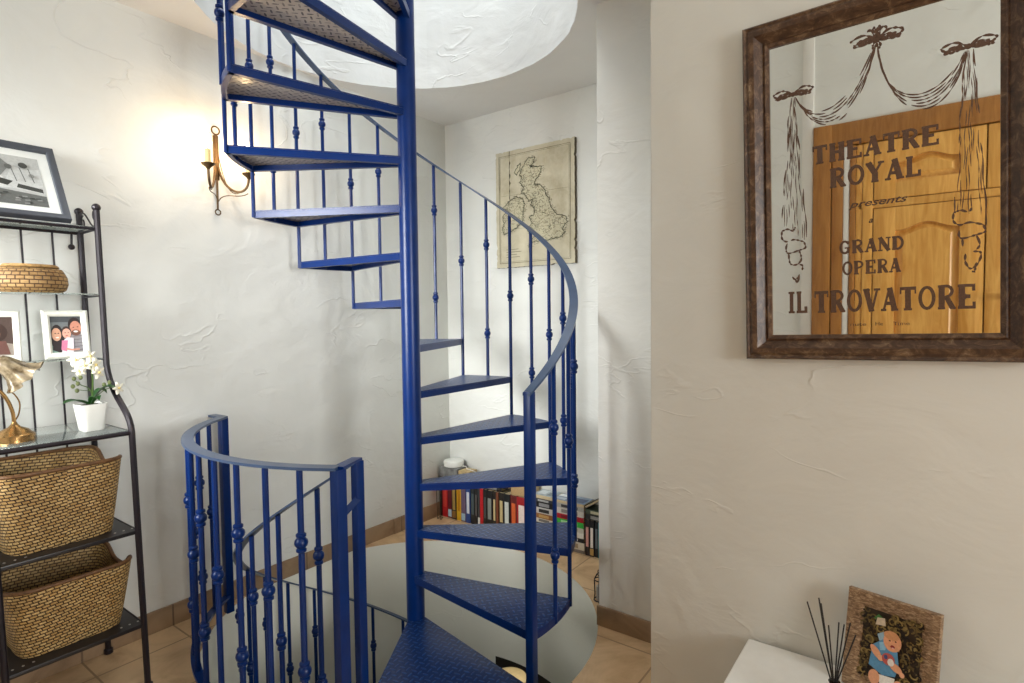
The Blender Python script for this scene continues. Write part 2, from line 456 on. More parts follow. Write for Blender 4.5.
# upper flight: newel, balusters, handrail
b = MB(); q = pol(RRAIL, A(1), 0); b.rbox((q.x-.016, q.y-.016, -.03), (q.x+.016, q.y+.016, zr(A(1))), .004); st(b, 'newel_post', M_blue)
for k in range(1, TOPK):
    a = A(k); z0 = (k-1)*RISE; top = zr(a)
    if k > 1:
        b = MB(); q = pol(RRAIL, a, 0)
        baluster(b, q.x, q.y, z0-.03, top-.004, .0085, [z0+RISE+(top-z0-RISE)*.5])
        st(b, 'baluster', M_blue)
    am = a+DE/2; zt = k*RISE; top = zr(am)
    b = MB(); q = pol(RRAIL, am, 0)
    baluster(b, q.x, q.y, zt-.026, top-.004, .0085, [zt+(top-zt)*.74, zt+(top-zt)*.24])
    st(b, 'baluster', M_blue)
b = MB(); n = 190
angs = [A(1)-1.2+(A(TOPK)-A(1))*i/n for i in range(n+1)]
b.bar([pol(RRAIL, a, zr(a)) for a in angs], [pol(1, a, 0) for a in angs], .036, .009); st(b, 'handrail', M_rail)
# lower flight
ALOW = -60
def zl(a): return .855+.0078*(a-ALOW)
b = MB(); q = pol(RRAIL, ALOW+2.3, 0); b.rbox((q.x-.015, q.y-.015, -.03), (q.x+.015, q.y+.015, .877), .004); st(b, 'newel_post', M_blue)
a = ALOW-9; i = 0
while a > -330:
    b = MB(); q = pol(RRAIL, a, 0); t = zl(a)
    baluster(b, q.x, q.y, t-.86, t-.004, .0085, [t-.43] if i % 2 else [t-.22, t-.64]); st(b, 'baluster', M_blue)
    a -= 13.5; i += 1
b = MB(); angs = [ALOW+2-(272)*i/150 for i in range(151)]
b.bar([pol(RRAIL, a, zl(a)) for a in angs], [pol(1, a, 0) for a in angs], .03, .008); st(b, 'handrail', M_rail)

# ------------------------------------------------------------------ floor balustrade round the opening
bal = thing('floor_balustrade', 'curved blue metal balustrade standing round the floor opening, tied to the left wall', 'balustrade', (-.45, -.45, 0))
def bt(mb, name, mats=M_blue):
    o = mb.build(name, mats, bal); o.matrix_parent_inverse = Matrix.Translation((.45, .45, 0)); return o
BC, BR_, HB = (-.025, -.015), .828, .885
def bp(a, z): return Vector((BC[0]+BR_*math.cos(R(a)), BC[1]+BR_*math.sin(R(a)), z))
a0, a1 = -56.6, -147.5
b = MB(); angs = [a0+(a1-a0)*i/60 for i in range(61)]
b.bar([bp(a, HB) for a in angs], [pol(1, a, 0) for a in angs], .04, .009)
e = bp(a1, HB)
b.box((XL, e.y-.018, HB-.0045), (e.x+.01, e.y+.018, HB+.0045))
bt(b, 'top_rail', M_rail)
b = MB(); b.bar([bp(a, .075) for a in angs], [pol(1, a, 0) for a in angs], .03, .012); bt(b, 'bottom_rail')
for a, hw in ((a0, .0175), (a1, .017)):
    b = MB(); q = bp(a, 0); b.rbox((q.x-hw, q.y-hw, 0), (q.x+hw, q.y+hw, HB-.003), .004)
    if a == a0:
        nq = pol(RRAIL, ALOW+2.3, 0)
        d = (nq-q); b.tube([q+Vector((0, 0, .735)), nq+Vector((0, 0, .755))], .014, 4)
        b.bar([q+Vector((0, 0, HB)), nq+Vector((0, 0, .882))], [Vector((-d.y, d.x, 0))]*2, .034, .008)
    bt(b, 'post')
NB = 11
for i in range(1, NB):
    a = a0+(a1-a0)*i/NB; q = bp(a, 0); b = MB()
    baluster(b, q.x, q.y, .06, HB-.003, .0095, [.50] if i % 2 == 0 else [.66, .27])
    bt(b, 'baluster')

# ------------------------------------------------------------------ prints: flat pictures drawn with coloured shapes
class Print:
    """flat artwork on a plane: origin at lower left, u right, v up, layers a hair apart"""
    def __init__(s, origin, u, v, base=.0004):
        s.o, s.u, s.v_ = Vector(origin), Vector(u).normalized(), Vector(v).normalized()
        s.n = s.u.cross(s.v_).normalized(); s.mb = MB(); s.mats = []; s.lay = 0; s.sub = 0; s.base = base
    def mi(s, m):
        if m not in s.mats: s.mats.append(m)
        s.mb.mi = s.mats.index(m)
    def P(s, x, y): return s.o+s.u*x+s.v_*y+s.n*(s.base+(s.lay+s.sub*.06)*.00012)
    def poly(s, pts, m):
        s.mi(m); s.lay += 1
        s.mb.face([s.mb.v(s.P(x, y)) for x, y in pts])
    def rect(s, x0, y0, x1, y1, m): s.poly([(x0, y0), (x1, y0), (x1, y1), (x0, y1)], m)
    def ell(s, cx, cy, rx, ry, m, a=0, n=18):
        c, d = math.cos(R(a)), math.sin(R(a)); pts = []
        for i in range(n):
            x, y = rx*math.cos(2*PI*i/n), ry*math.sin(2*PI*i/n); pts.append((cx+x*c-y*d, cy+x*d+y*c))
        s.poly(pts, m)
    def line(s, pts, w, m, closed=False, bump=True):
        s.mi(m)
        if bump: s.lay += 1
        else: s.sub = (s.sub+1) % 14
        pts = list(pts)+([pts[0]] if closed else [])
        N = len(pts); L = []
        for i in range(N):
            a = pts[max(0, i-1)]; c = pts[min(N-1, i+1)]
            dx, dy = c[0]-a[0], c[1]-a[1]; q = math.hypot(dx, dy) or 1
            ww = w(i/(N-1)) if callable(w) else w
            nx, ny = -dy/q*ww/2, dx/q*ww/2
            L.append((s.mb.v(s.P(pts[i][0]+nx, pts[i][1]+ny)), s.mb.v(s.P(pts[i][0]-nx, pts[i][1]-ny))))
        for i in range(N-1): s.mb.face([L[i][1], L[i+1][1], L[i+1][0], L[i][0]])
    def build(s, name, parent): return s.mb.build(name, s.mats, parent)
_flat = {}
def ink(r, g, b, rough=.45):
    k = (r, g, b, rough)
    if k not in _flat: _flat[k] = plain('print_%d_%d_%d' % (r, g, b), (r, g, b), rough, var=.1, scale=160)
    return _flat[k]

# ------------------------------------------------------------------ mirror on the front wall
mir = thing('wall_mirror', 'large brown framed mirror printed with swags and opera lettering, hung on the right wall', 'mirror', (1.4525, 0, 1.2545), rot=(0, R(-1.13), 0))
MW, MH = .496, .797
a = NT('silvered_glass'); a.set((.86, .87, .86, 1), .02, 1.0)
f = a.noise(a.coord(), 260, 2); M_mirror = a.m
a.b.inputs['Roughness'].default_value = .015
b = MB(); b.box((-.01, -.012, -.01), (MW+.01, -.004, MH+.01)); b.build('mirror_glass', M_mirror, mir)
a = NT('distressed_brown_frame'); a.set(rgb(80, 55, 36), .38)
f = a.noise(a.coord(scale=(14, 30, 14)), 2.2, 6, .72, .8)
a.col(a.ramp(f, [(.3, rgb(40, 24, 14)), (.5, rgb(74, 50, 33)), (.64, rgb(112, 88, 64)), (.76, rgb(164, 144, 118))]))
a.nor(a.bump(f, .5, .003)); M_mframe = a.m
FWI = .064
prof = [(-.006, -.004), (-.006, -.017), (.004, -.021), (.010, -.017), (.016, -.020), (.030, -.034), (.042, -.037), (.049, -.033), (.055, -.036), (.060, -.030), (.060, -.001), (-.006, -.001)]
def frame_side(mb, w_, h_, prof, ox=0, oz=0):
    """mitred picture frame: profile (outward offset from the opening edge, y)"""
    rings = []
    for (sx, sz) in ((0, 0), (1, 0), (1, 1), (0, 1), (0, 0)):
        dx = 1 if sx else -1; dz = 1 if sz else -1
        rings.append([Vector((ox+sx*w_+dx*p, y, oz+sz*h_+dz*p)) for p, y in prof])
    L = [[mb.v(q) for q in r] for r in rings[:4]]
    n = len(prof)
    for i in range(4):
        for j in range(n):
            mb.face([L[i][j], L[i][(j+1) % n], L[(i+1) % 4][(j+1) % n], L[(i+1) % 4][j]])
b = MB(); frame_side(b, MW, MH, prof); b.build('mirror_frame', M_mframe, mir, 25)
INK = plain('brown_print_on_glass', (84, 59, 43), .55, var=.35, scale=300)

# slab letters made of strokes: (x0,y0,x1,y1,width) and arcs (cx,cy,rx,ry,from,to,width)
TH, TN, SF = .36, .15, .12
GL = {
 'T': [('l', .5, 0, .5, 1, TH), ('l', 0, .93, 1, .93, .14), ('l', .05, .7, .05, 1, .1), ('l', .95, .7, .95, 1, .1), ('l', .25, .05, .75, .05, .1)],
 'H': [('l', .2, 0, .2, 1, TH), ('l', .8, 0, .8, 1, TH), ('l', .2, .5, .8, .5, TN), ('l', 0, .05, .42, .05, .1), ('l', .58, .05, 1, .05, .1), ('l', 0, .95, .42, .95, .1), ('l', .58, .95, 1, .95, .1)],
 'E': [('l', .22, 0, .22, 1, TH), ('l', 0, .06, .95, .06, .12), ('l', 0, .94, .93, .94, .12), ('l', .2, .5, .7, .5, TN), ('l', .9, .0, .9, .28, .1), ('l', .88, .72, .88, 1, .1)],
 'A': [('l', .5, 1, .12, 0, TN), ('l', .5, 1, .82, 0, TH), ('l', .25, .33, .7, .33, TN), ('l', -.05, .05, .3, .05, .1), ('l', .6, .05, 1.05, .05, .1)],
 'R': [('l', .22, 0, .22, 1, TH), ('a', .45, .74, .36, .22, -90, 90, .2), ('l', .2, .95, .5, .95, .12), ('l', .2, .5, .5, .5, .12), ('l', .5, .5, .85, .04, TH*.9), ('l', 0, .05, .42, .05, .1), ('l', 0, .95, .3, .95, .1), ('l', .75, .05, 1.02, .05, .1)],
 'O': [('a', .5, .5, .4, .44, 0, 360, .22)],
 'Y': [('l', .1, 1, .5, .45, TH), ('l', .9, 1, .5, .45, TN), ('l', .5, 0, .5, .5, TH), ('l', -.05, .95, .35, .95, .1), ('l', .68, .95, 1.05, .95, .1), ('l', .28, .05, .72, .05, .1)],
 'L': [('l', .25, 0, .25, 1, TH), ('l', 0, .06, .95, .06, .12), ('l', .9, .0, .9, .3, .12), ('l', .02, .95, .48, .95, .1)],
 'G': [('a', .5, .5, .38, .44, 40, 330, .22), ('l', .8, .05, .8, .45, .2), ('l', .5, .45, .95, .45, .1), ('l', .8, .7, .8, .95, .1)],
 'N': [('l', .15, 0, .15, 1, TN), ('l', .85, 0, .85, 1, TN), ('l', .12, 1, .88, 0, TH), ('l', -.03, .05, .35, .05, .1), ('l', .62, .95, 1.03, .95, .1), ('l', -.03, .95, .25, .95, .1)],
 'D': [('l', .22, 0, .22, 1, TH), ('a', .4, .5, .45, .44, -90, 90, .22), ('l', 0, .06, .45, .06, .12), ('l', 0, .94, .45, .94, .12)],
 'P': [('l', .22, 0, .22, 1, TH), ('a', .45, .72, .38, .22, -90, 90, .2), ('l', .2, .95, .5, .95, .12), ('l', .2, .48, .5, .48, .12), ('l', 0, .05, .48, .05, .1), ('l', 0, .95, .3, .95, .1)],
 'I': [('l', .5, 0, .5, 1, .55), ('l', .05, .05, .95, .05, .1), ('l', .05, .95, .95, .95, .1)],
 'V': [('l', .12, 1, .5, 0, TH), ('l', .88, 1, .5, 0, TN), ('l', -.05, .95, .38, .95, .1), ('l', .65, .95, 1.05, .95, .1)],
}
def word(txt, x0, z0, x1, z1, name, wts=None):
    n = len(txt); ws = [{'I': .55, 'L': .85}.get(c, 1) for c in txt]; gap = .14
    tot = sum(ws)+gap*(n-1); k = (x1-x0)/tot; h = z1-z0
    p = Print((.0035, -.0125, .0055), (1, 0, 0), (0, 0, 1)); x = x0
    for c, wc in zip(txt, ws):
        W = wc*k
        for g in GL[c]:
            if g[0] == 'l':
                _, ax, ay, bx, by, ww = g
                p.line([(x+ax*W, z0+ay*h), (x+bx*W, z0+by*h)], ww*(W if abs(by-ay) > .3 else h), INK, bump=False)
            else:
                _, cx, cy, rx, ry, f0, f1, ww = g
                p.line([(x+(cx+rx*math.cos(R(f0+(f1-f0)*i/20)))*W, z0+(cy+ry*math.sin(R(f0+(f1-f0)*i/20)))*h) for i in range(21)], ww*W, INK, bump=False)
        x += W+gap*k
    return p.build(name, mir)
word('THEATRE', .106, .451, .376, .499, 'lettering')
word('ROYAL', .146, .383, .340, .433, 'lettering')
word('GRAND', .166, .209, .306, .243, 'lettering')
word('OPERA', .173, .154, .298, .189, 'lettering')
word('IL', .043, .059, .089, .118, 'lettering')
word('TROVATORE', .107, .058, .443, .116, 'lettering')
def font_text(txt, x, z, size, shear, off, width=None):
    cu = bpy.data.curves.new('lettering', 'FONT'); cu.body = txt; cu.size = size; cu.shear = shear; cu.offset = off; cu.extrude = .0002
    o = bpy.data.objects.new('lettering_curve', cu); COL.objects.link(o)
    bpy.context.view_layer.update()
    me = bpy.data.meshes.new_from_object(o.evaluated_get(bpy.context.evaluated_depsgraph_get()))
    bpy.data.objects.remove(o)
    xs = [v.co.x for v in me.vertices]; k = (width/(max(xs)-min(xs))) if width else 1
    for v in me.vertices: v.co = Vector((x+.0035+(v.co.x-min(xs))*k, -.0127-v.co.z, z+.0055+v.co.y))
    me.materials.clear(); me.materials.append(INK)
    q = bpy.data.objects.new('lettering', me); COL.objects.link(q); q.parent = mir
font_text('presents', .188, .326, .024, .35, .0004, .125)
font_text('a', .232, .283, .02, .35, .0004)
font_text('nute', .19, .022, .0125, 0, .0, .035)
font_text('He', .245, .022, .0125, 0, .0, .016)
font_text('Time', .282, .022, .0125, 0, .0, .034)
rnd = random.Random(5)
def dashes(p, pts, w_, on=.7):
    """a hand-drawn broken line along pts"""
    i = 0
    while i < len(pts)-2:
        k = rnd.randint(2, 5)
        if rnd.random() < on: p.line(pts[i:i+k+1], lambda t: w_*(.4+1.2*math.sin(PI*min(1, max(0, t)))), INK, bump=False)
        i += k
def bow(p, cx, cz, s, a=0):
    for sg in (-1, 1):
        for k, (lx, lz, dr) in enumerate(((.047, .008, .007), (.042, -.002, .004), (.034, .003, .003))):
            pts = spline([(cx, cz, 0), (cx+sg*lx*.5*s, cz+(lz+dr)*s, 0), (cx+sg*lx*s, cz+lz*1.1*s, 0), (cx+sg*lx*.9*s, cz+(lz-dr)*s, 0), (cx+sg*lx*.45*s, cz+(lz*.2-dr)*s, 0), (cx, cz, 0)], 5)
            dashes(p, [(q[0], q[1]) for q in pts], .0036*s, .97)
    p.ell(cx, cz, .006*s, .006*s, INK)
for bx_, bz_, bs_ in ((.060, .648, 1.0), (.43, .663, 1.05)):
    p = Print((.0035, -.0125, .0055), (1, 0, 0), (0, 0, 1)); bow(p, bx_, bz_, bs_); p.build('bow_print', mir)
p = Print((.0035, -.0125, .0055), (1, 0, 0), (0, 0, 1)); bow(p, .251, .735, 1.15)
for dx, dz in ((-.016, .026), (-.006, .030), (.006, .031), (.016, .027), (-.006, -.022), (.006, -.022)):
    pts = spline([(.251, .735, 0), (.251+dx*1.3, .735+dz*.6, 0), (.251+dx, .735+dz, 0), (.251+dx*.2, .735+dz*.7, 0), (.251, .735, 0)], 5); dashes(p, [(q[0], q[1]) for q in pts], .004, .9)
p.build('bow_print', mir)
p = Print((.0035, -.0125, .0055), (1, 0, 0), (0, 0, 1))
for P0, P1, P2, P3, up_ in (((.066, .640), (.10, .545), (.19, .52), (.247, .72), 0), ((.253, .72), (.268, .53), (.385, .51), (.424, .652), 0)):
    for k in range(6):
        t = k/5
        sh = .034*(t-.5)
        pts = bez((P0[0], P0[1], 0), (P1[0]-sh*.6, P1[1]+sh*1.5, 0), (P2[0]-sh*.6, P2[1]+sh*1.5, 0), (P3[0]-sh*.15, P3[1], 0), 34)
        dashes(p, [(q[0], q[1]) for q in pts], .0023, .72)
p.build('garland_print', mir)
for cx, tw, zt, zb, bw in ((.059, .006, .64, .285, .034), (.432, .008, .655, .285, .032)):
    p = Print((.0035, -.0125, .0055), (1, 0, 0), (0, 0, 1))
    for k in range(11):
        t = k/10*2-1
        xb = cx-.002+t*bw*.85+.006*(t > .6); zb2 = zb-.03*(t+.2)*(t > -.3)
        pts = [(cx+t*tw+(xb-cx-t*tw)*i/30+.0012*math.sin(i*.9+k), zt+(zb2-zt)*i/30) for i in range(31)]
        dashes(p, pts, .0013 if abs(t) < .9 else .0022, .62)
    for q in ([(-.030, .0), (-.016, .004), (-.002, -.002), (.004, .008)], [(-.030, 0), (-.030, -.02), (-.018, -.03), (.0, -.026), (.024, -.034)],
              [(.024, -.034), (.028, -.05), (.012, -.056), (-.014, -.062), (-.02, -.05), (-.016, -.03)], [(-.014, -.062), (-.010, -.09), (.006, -.094), (.018, -.08), (.012, -.056)],
              [(.006, -.094), (.02, -.098), (.016, -.12), (.002, -.134), (-.008, -.118), (-.008, -.098)], [(.002, -.134), (.008, -.142), (.012, -.12)]):
        pts = spline([(cx+x, zb+z, 0) for x, z in q], 5); dashes(p, [(c[0], c[1]) for c in pts], .0034, .9)
    p.build('drape_print', mir)

# ------------------------------------------------------------------ built-in wardrobe behind the camera, seen in the mirror
M_pine = wood('honey_pine', (208, 146, 62), (238, 184, 100), 5, .35, (7, 7, .7))
M_pine_d = wood('dark_pine_casing', (150, 98, 42), (182, 126, 62), 5, .35, (7, 7, .7))
war = thing('wardrobe', 'honey pine built-in wardrobe with arched panel doors reflected in the mirror', 'wardrobe', (1.25, YR, 0))
def wt(mb, name, mat, parent=war):
    o = mb.build(name, mat, parent)
    o.matrix_parent_inverse = Matrix.Translation((-1.25, -YR, 0)) if parent is war else Matrix.Identity(4)
    return o
WX1 = 3.03
b = MB(); b.box((1.25, YW+.02, 0), (1.27, YR-.02, 2.36)).box((WX1-.02, YW+.02, 0), (WX1, YR-.02, 2.36)).box((1.25, YW+.02, 2.34), (WX1, YR-.02, 2.36)).box((1.25, YW+.02, 0), (WX1, YW+.04, 2.36)); wt(b, 'carcass', M_pine_d)
b = MB(); b.rbox((1.25, YR-.02, 0), (1.34, YR+.022, 2.372), .004); b.rbox((1.345, YR-.02, 0), (1.40, YR+.012, 2.24), .004); b.rbox((1.432, YR-.02, 0), (1.46, YR+.012, 2.24), .004)
b.rbox((1.25, YR-.02, 2.245), (WX1, YR+.018, 2.372), .004); b.rbox((WX1-.06, YR-.02, 0), (WX1, YR+.018, 2.24), .004); wt(b, 'casing', M_pine_d)
b = MB(); b.rbox((1.462, YR-.02, .08), (1.492, YR+.006, 2.24), .004); b.rbox((1.494, YR-.02, .08), (1.541, YR+.01, 2.24), .004); wt(b, 'stile', M_pine)
b = MB(); b.rbox((1.402, YR-.03, 0), (1.430, YR+.009, 2.24), .003); wt(b, 'pale_strip', M_white)['label'] = 'pale strip between the casing and the doors'
b = MB(); b.rbox((1.475, YR-.02, 1.885), (WX1-.06, YR+.006, 1.925), .003); wt(b, 'rail', M_pine)
b = MB(); b.rbox((1.475, YR-.02, 0), (WX1-.06, YR, .08), .003); wt(b, 'rail', M_pine)
def door_leaf(x0, x1, z0, z1):
    root = MB(); W = x1-x0; st_ = .10; rl = .09; y0, y1 = YR-.018, YR+.008
    # arched opening: top curve dips at the sides and rises in the middle
    px0, px1, pz0, pz1 = x0+st_, x1-st_, z0+rl, z1-rl
    n = 24
    arc = [(px0+(px1-px0)*i/n, pz1-.035+.035*(.5-.5*math.cos(2*PI*min(1, max(0, (i/n-.06)/.88))))) for i in range(n+1)]
    root.rbox((x0+.001, y0, z0+.001), (x0+st_, y1, z1-.001), .003); root.rbox((x1-st_, y0, z0+.001), (x1-.001, y1, z1-.001), .003)
    root.rbox((px0, y0, z0+.001), (px1, y1, pz0), .003)
    A_ = [root.v((x, y1-.001, z)) for x, z in arc]; B_ = [root.v((x, y1-.001, z1-.001)) for x, z in arc]
    A2 = [root.v((x, y0, z)) for x, z in arc]; B2 = [root.v((x, y0, z1-.001)) for x, z in arc]
    for i in range(n):
        root.face([A_[i], A_[i+1], B_[i+1], B_[i]]); root.face([A2[i], A_[i], A_[i+1], A2[i+1]][::-1]); root.face([B_[i], B_[i+1], B2[i+1], B2[i]])
    d = wt(root, 'door', M_pine)
    # raised field
    m = MB()
    def loop(ins, y): return [Vector((min(max(x, px0+ins), px1-ins), y, z-ins)) for x, z in arc]+[Vector((px1-ins, y, pz0+ins)), Vector((px0+ins, y, pz0+ins))]
    m.ring([loop(0, y0+.006), loop(.006, y0+.004), loop(.012, y0+.006), loop(.035, y1-.003)], cap=True)
    wt(m, 'raised_panel', M_pine, d)
    return d
dx = [1.543, 1.543+.475*1, 1.543+.475*2, WX1-.062]
for i in range(3):
    d = door_leaf(dx[i]+.002, dx[i+1]-.002, .082, 1.882)
    k = MB(); kx = dx[i+1]-.083 if i % 2 == 0 else dx[i]+.083
    k.ball((kx, YR+.028, 1.395), .018, 12); k.tube([(kx, YR+.004, 1.395), (kx, YR+.02, 1.395)], .007); wt(k, 'knob', M_black, d)
    d = door_leaf(dx[i]+.002, dx[i+1]-.002, 1.928, 2.24)

# ------------------------------------------------------------------ map of Britain on the back wall
mp = thing('wall_map', 'weathered antique map of Britain on a planked board hung on the back wall', 'map', (-.09, YB, 1.62))
def mt(mb, name, mats):
    o = mb.build(name, mats, mp); o.matrix_parent_inverse = Matrix.Translation((.09, -YB, -1.62)); return o
mx0, mx1, mz0, mz1 = -.375, .186, 1.618, 2.322
a = NT('aged_map_paper'); a.set(rgb(198, 186, 152), .7)
f = a.noise(a.coord(), 7, 6, .65, .5); a.col(a.ramp(f, [(.25, rgb(176, 166, 138)), (.5, rgb(198, 190, 164)), (.8, rgb(214, 207, 184))])); M_paper = a.m
M_edge = plain('dark_board_edge', (92, 82, 64), .7, var=.3)
def bilin(u, v): return (mx0+(mx1-mx0)*u, mz0+(mz1-mz0)*v)
rb = random.Random(11)
def ragged(x0, x1, z0, z1):
    out = []
    for (ax, az), (bx, bz) in (((x0, z0), (x1, z0)), ((x1, z0), (x1, z1)), ((x1, z1), (x0, z1)), ((x0, z1), (x0, z0))):
        L = math.hypot(bx-ax, bz-az); n = int(L/.012)
        for i in range(n):
            t = i/n; wob = rb.uniform(0, .0022)+(.006 if rb.random() < .07 else 0)
            nx, nz = (bz-az)/L, -(bx-ax)/L
            out.append((ax+(bx-ax)*t-nx*wob, az+(bz-az)*t-nz*wob))
    return out
b = MB(); seams = [mx0, mx0+.105, mx0+.30, mx1-.10, mx1]
for i in (0, 1):
    poly = ragged((mx0, mx0+.1054)[i], (mx0+.1046, mx1)[i], mz0, mz1)
    mm = Matrix(((1, 0, 0, 0), (0, 0, -1, YB-.003), (0, 1, 0, 0), (0, 0, 0, 1)))
    A_ = [b.v(mm @ Vector((x, z, .022))) for x, z in poly]; B_ = [b.v(mm @ Vector((x, z, 0))) for x, z in poly]
    b.mi = 0; b.face(A_); b.mi = 1; b.face(B_[::-1]); n = len(A_)
    for j in range(n): b.face([A_[j], B_[j], B_[(j+1) % n], A_[(j+1) % n]])
mt(b, 'board', [M_paper, M_edge])
p = Print((0, YB-.0255, 0), (1, 0, 0), (0, 0, 1))
I1, I2, I3, I4 = ink(112, 106, 84, .7), ink(58, 62, 56, .7), ink(132, 134, 110, .7), ink(196, 189, 160, .7)
def zz(x, y):
    u = (x-85)/355; top = 105-65*u; bot = 625-17*u
    return bilin(u, 1-(y-top)/(bot-top))
GB = [(235,130),(272,122),(262,150),(250,165),(300,168),(298,190),(275,225),(265,250),(290,250),(310,265),(318,290),(330,310),(335,340),(350,365),(365,385),(405,395),(408,420),(385,450),(400,465),(380,490),(340,495),(300,505),(270,505),(250,520),(238,530),(255,490),(280,470),(250,465),(235,455),(255,420),(240,395),(265,385),(270,360),(250,340),(262,310),(240,320),(225,290),(205,285),(215,260),(200,240),(210,215),(200,200),(215,170)]
IR = [(180,300),(210,310),(222,335),(215,370),(212,410),(195,430),(160,455),(125,470),(115,450),(125,420),(118,390),(145,360),(115,355),(150,320)]
HEB = [(190,160),(205,150),(200,180),(185,205),(178,190)]
def rough(pts, amp=4):
    out = []
    for i in range(len(pts)):
        a_, b_ = pts[i], pts[(i+1) % len(pts)]
        n = max(2, int(math.hypot(b_[0]-a_[0], b_[1]-a_[1])/6))
        for k in range(n): out.append((a_[0]+(b_[0]-a_[0])*k/n+rb.uniform(-amp, amp), a_[1]+(b_[1]-a_[1])*k/n+rb.uniform(-amp, amp)))
    return out
for land in (GB, IR, HEB):
    o = rough(land, 3.2)
    p.poly([zz(*q) for q in o], I4)
for land in (GB, IR, HEB):
    o = rough(land, 3.2)
    p.line([zz(*q) for q in o], .005, I3, True); p.line([zz(*q) for q in o], .0022, I2, True)
def inside(pt, poly):
    x, y = pt; c = False
    for i in range(len(poly)):
        x1, y1 = poly[i]; x2, y2 = poly[i-1]
        if (y1 > y) != (y2 > y) and x < (x2-x1)*(y-y1)/(y2-y1)+x1: c = not c
    return c
for k in range(1500):
    x, y = rb.uniform(110, 410), rb.uniform(120, 530)
    if inside((x, y), GB) or inside((x, y), IR):
        an = rb.uniform(0, PI); L = rb.uniform(6, 16)
        p.line([zz(x+L*math.cos(an)*t+rb.uniform(-2, 2), y+L*math.sin(an)*t+rb.uniform(-2, 2)) for t in (0, .3, .6, 1)], .0014, I2 if rb.random() < .6 else I1, bump=False)
for ins in (.028, .036): p.line([(mx0+ins, mz0+ins), (mx1-ins, mz0+ins), (mx1-ins, mz1-ins), (mx0+ins, mz1-ins), (mx0+ins, mz0+ins)], .0035 if ins < .03 else .0015, I1)
for k in range(900):                    # fine engraving along the coasts
    ring_ = GB if k % 3 else IR
    i_ = rb.randrange(len(ring_)); q0, q1 = ring_[i_], ring_[(i_+1) % len(ring_)]; t = rb.random(); x, y = q0[0]+(q1[0]-q0[0])*t+rb.uniform(-9, 9), q0[1]+(q1[1]-q0[1])*t+rb.uniform(-9, 9)
    L = rb.uniform(3, 8); p.line([zz(x, y), zz(x+L, y+rb.uniform(-3, 3))], .0012, I1 if k % 2 else I2, bump=False)
for t in (.33, .62): p.line([bilin(.07, t), bilin(.93, t-.01)], .0012, I3)
for i, L in enumerate((.16, .2, .14, .18)): p.line([bilin(.14, .155-.022*i), bilin(.14+L, .155-.022*i)], .0028, I1)
p.build('map_print', mp).matrix_parent_inverse = Matrix.Translation((.09, -YB, -1.62))

# ------------------------------------------------------------------ wall sconce on the left wall
M_brass = plain('aged_iron_brass', (96, 74, 48), .42, .7, var=.25, scale=60)
M_candle = plain('cream_candle_sleeve', (236, 212, 150), .5)
a = NT('lit_bulb'); a.set((1, .8, .5, 1), .3); a.b.inputs['Emission Color'].default_value = (1, .70, .38, 1); a.b.inputs['Emission Strength'].default_value = 120; M_bulb = a.m
sc = thing('wall_sconce', 'two-armed wrought iron candle sconce, lit, on the left wall', 'wall lamp', (XL, -.408, 1.992))
b = MB(); b.tube([(.012, 0, -.17), (.012, 0, .16)], [.004, .007, ][:2], 8); b.rbox((.003, -.011, -.04), (.016, .011, .16), .003)
b.tube([(.012, 0.018*math.cos(2*PI*i/16), .182+.018*math.sin(2*PI*i/16)) for i in range(17)], .0038, 6, cap=False)
b.tube([(.012, 0.012*math.cos(2*PI*i/14), -.184+.012*math.sin(2*PI*i/14)) for i in range(15)], .003, 6, cap=False)
b.build('back_plate', M_brass, sc)
for sg, hz in ((-1, .0), (1, -.01)):
    ty = sg*.09
    b = MB(); b.tube(bez((.014, sg*.004, .03), (.02, sg*.02, -.11), (.12, ty, -.13), (.12, ty, -.02+hz), 16), .0055, 8)
    b.tube(bez((.014, sg*.004, .10), (.03, sg*.03, -.12), (.06, sg*.05, -.12), (.11, ty*.95, -.075), 14), .0022, 6)
    b.tube(bez((.014, 0, -.14), (.03, sg*.02, -.08), (.07, sg*.06, -.13), (.116, ty*.97, -.10), 14), .0022, 6)
    b.build('arm', M_brass, sc)
    b = MB(); b.lathe([(.004, -.03+hz), (.010, -.018+hz), (.026, -.006+hz), (.028, 0+hz), (.012, .001+hz)], (.12, ty, 0), 16); b.build('drip_cup', M_brass, sc)
    b = MB(); b.lathe([(.0125, hz), (.0125, .062+hz), (.009, .064+hz)], (.12, ty, 0), 14); b.build('candle_sleeve', M_candle, sc)
    b = MB(); b.lathe([(.008, .063+hz), (.0145, .078+hz), (.0165, .092+hz), (.012, .112+hz), (.004, .128+hz), (.0005, .131+hz)], (.12, ty, 0), 14); b.build('bulb', M_bulb, sc)

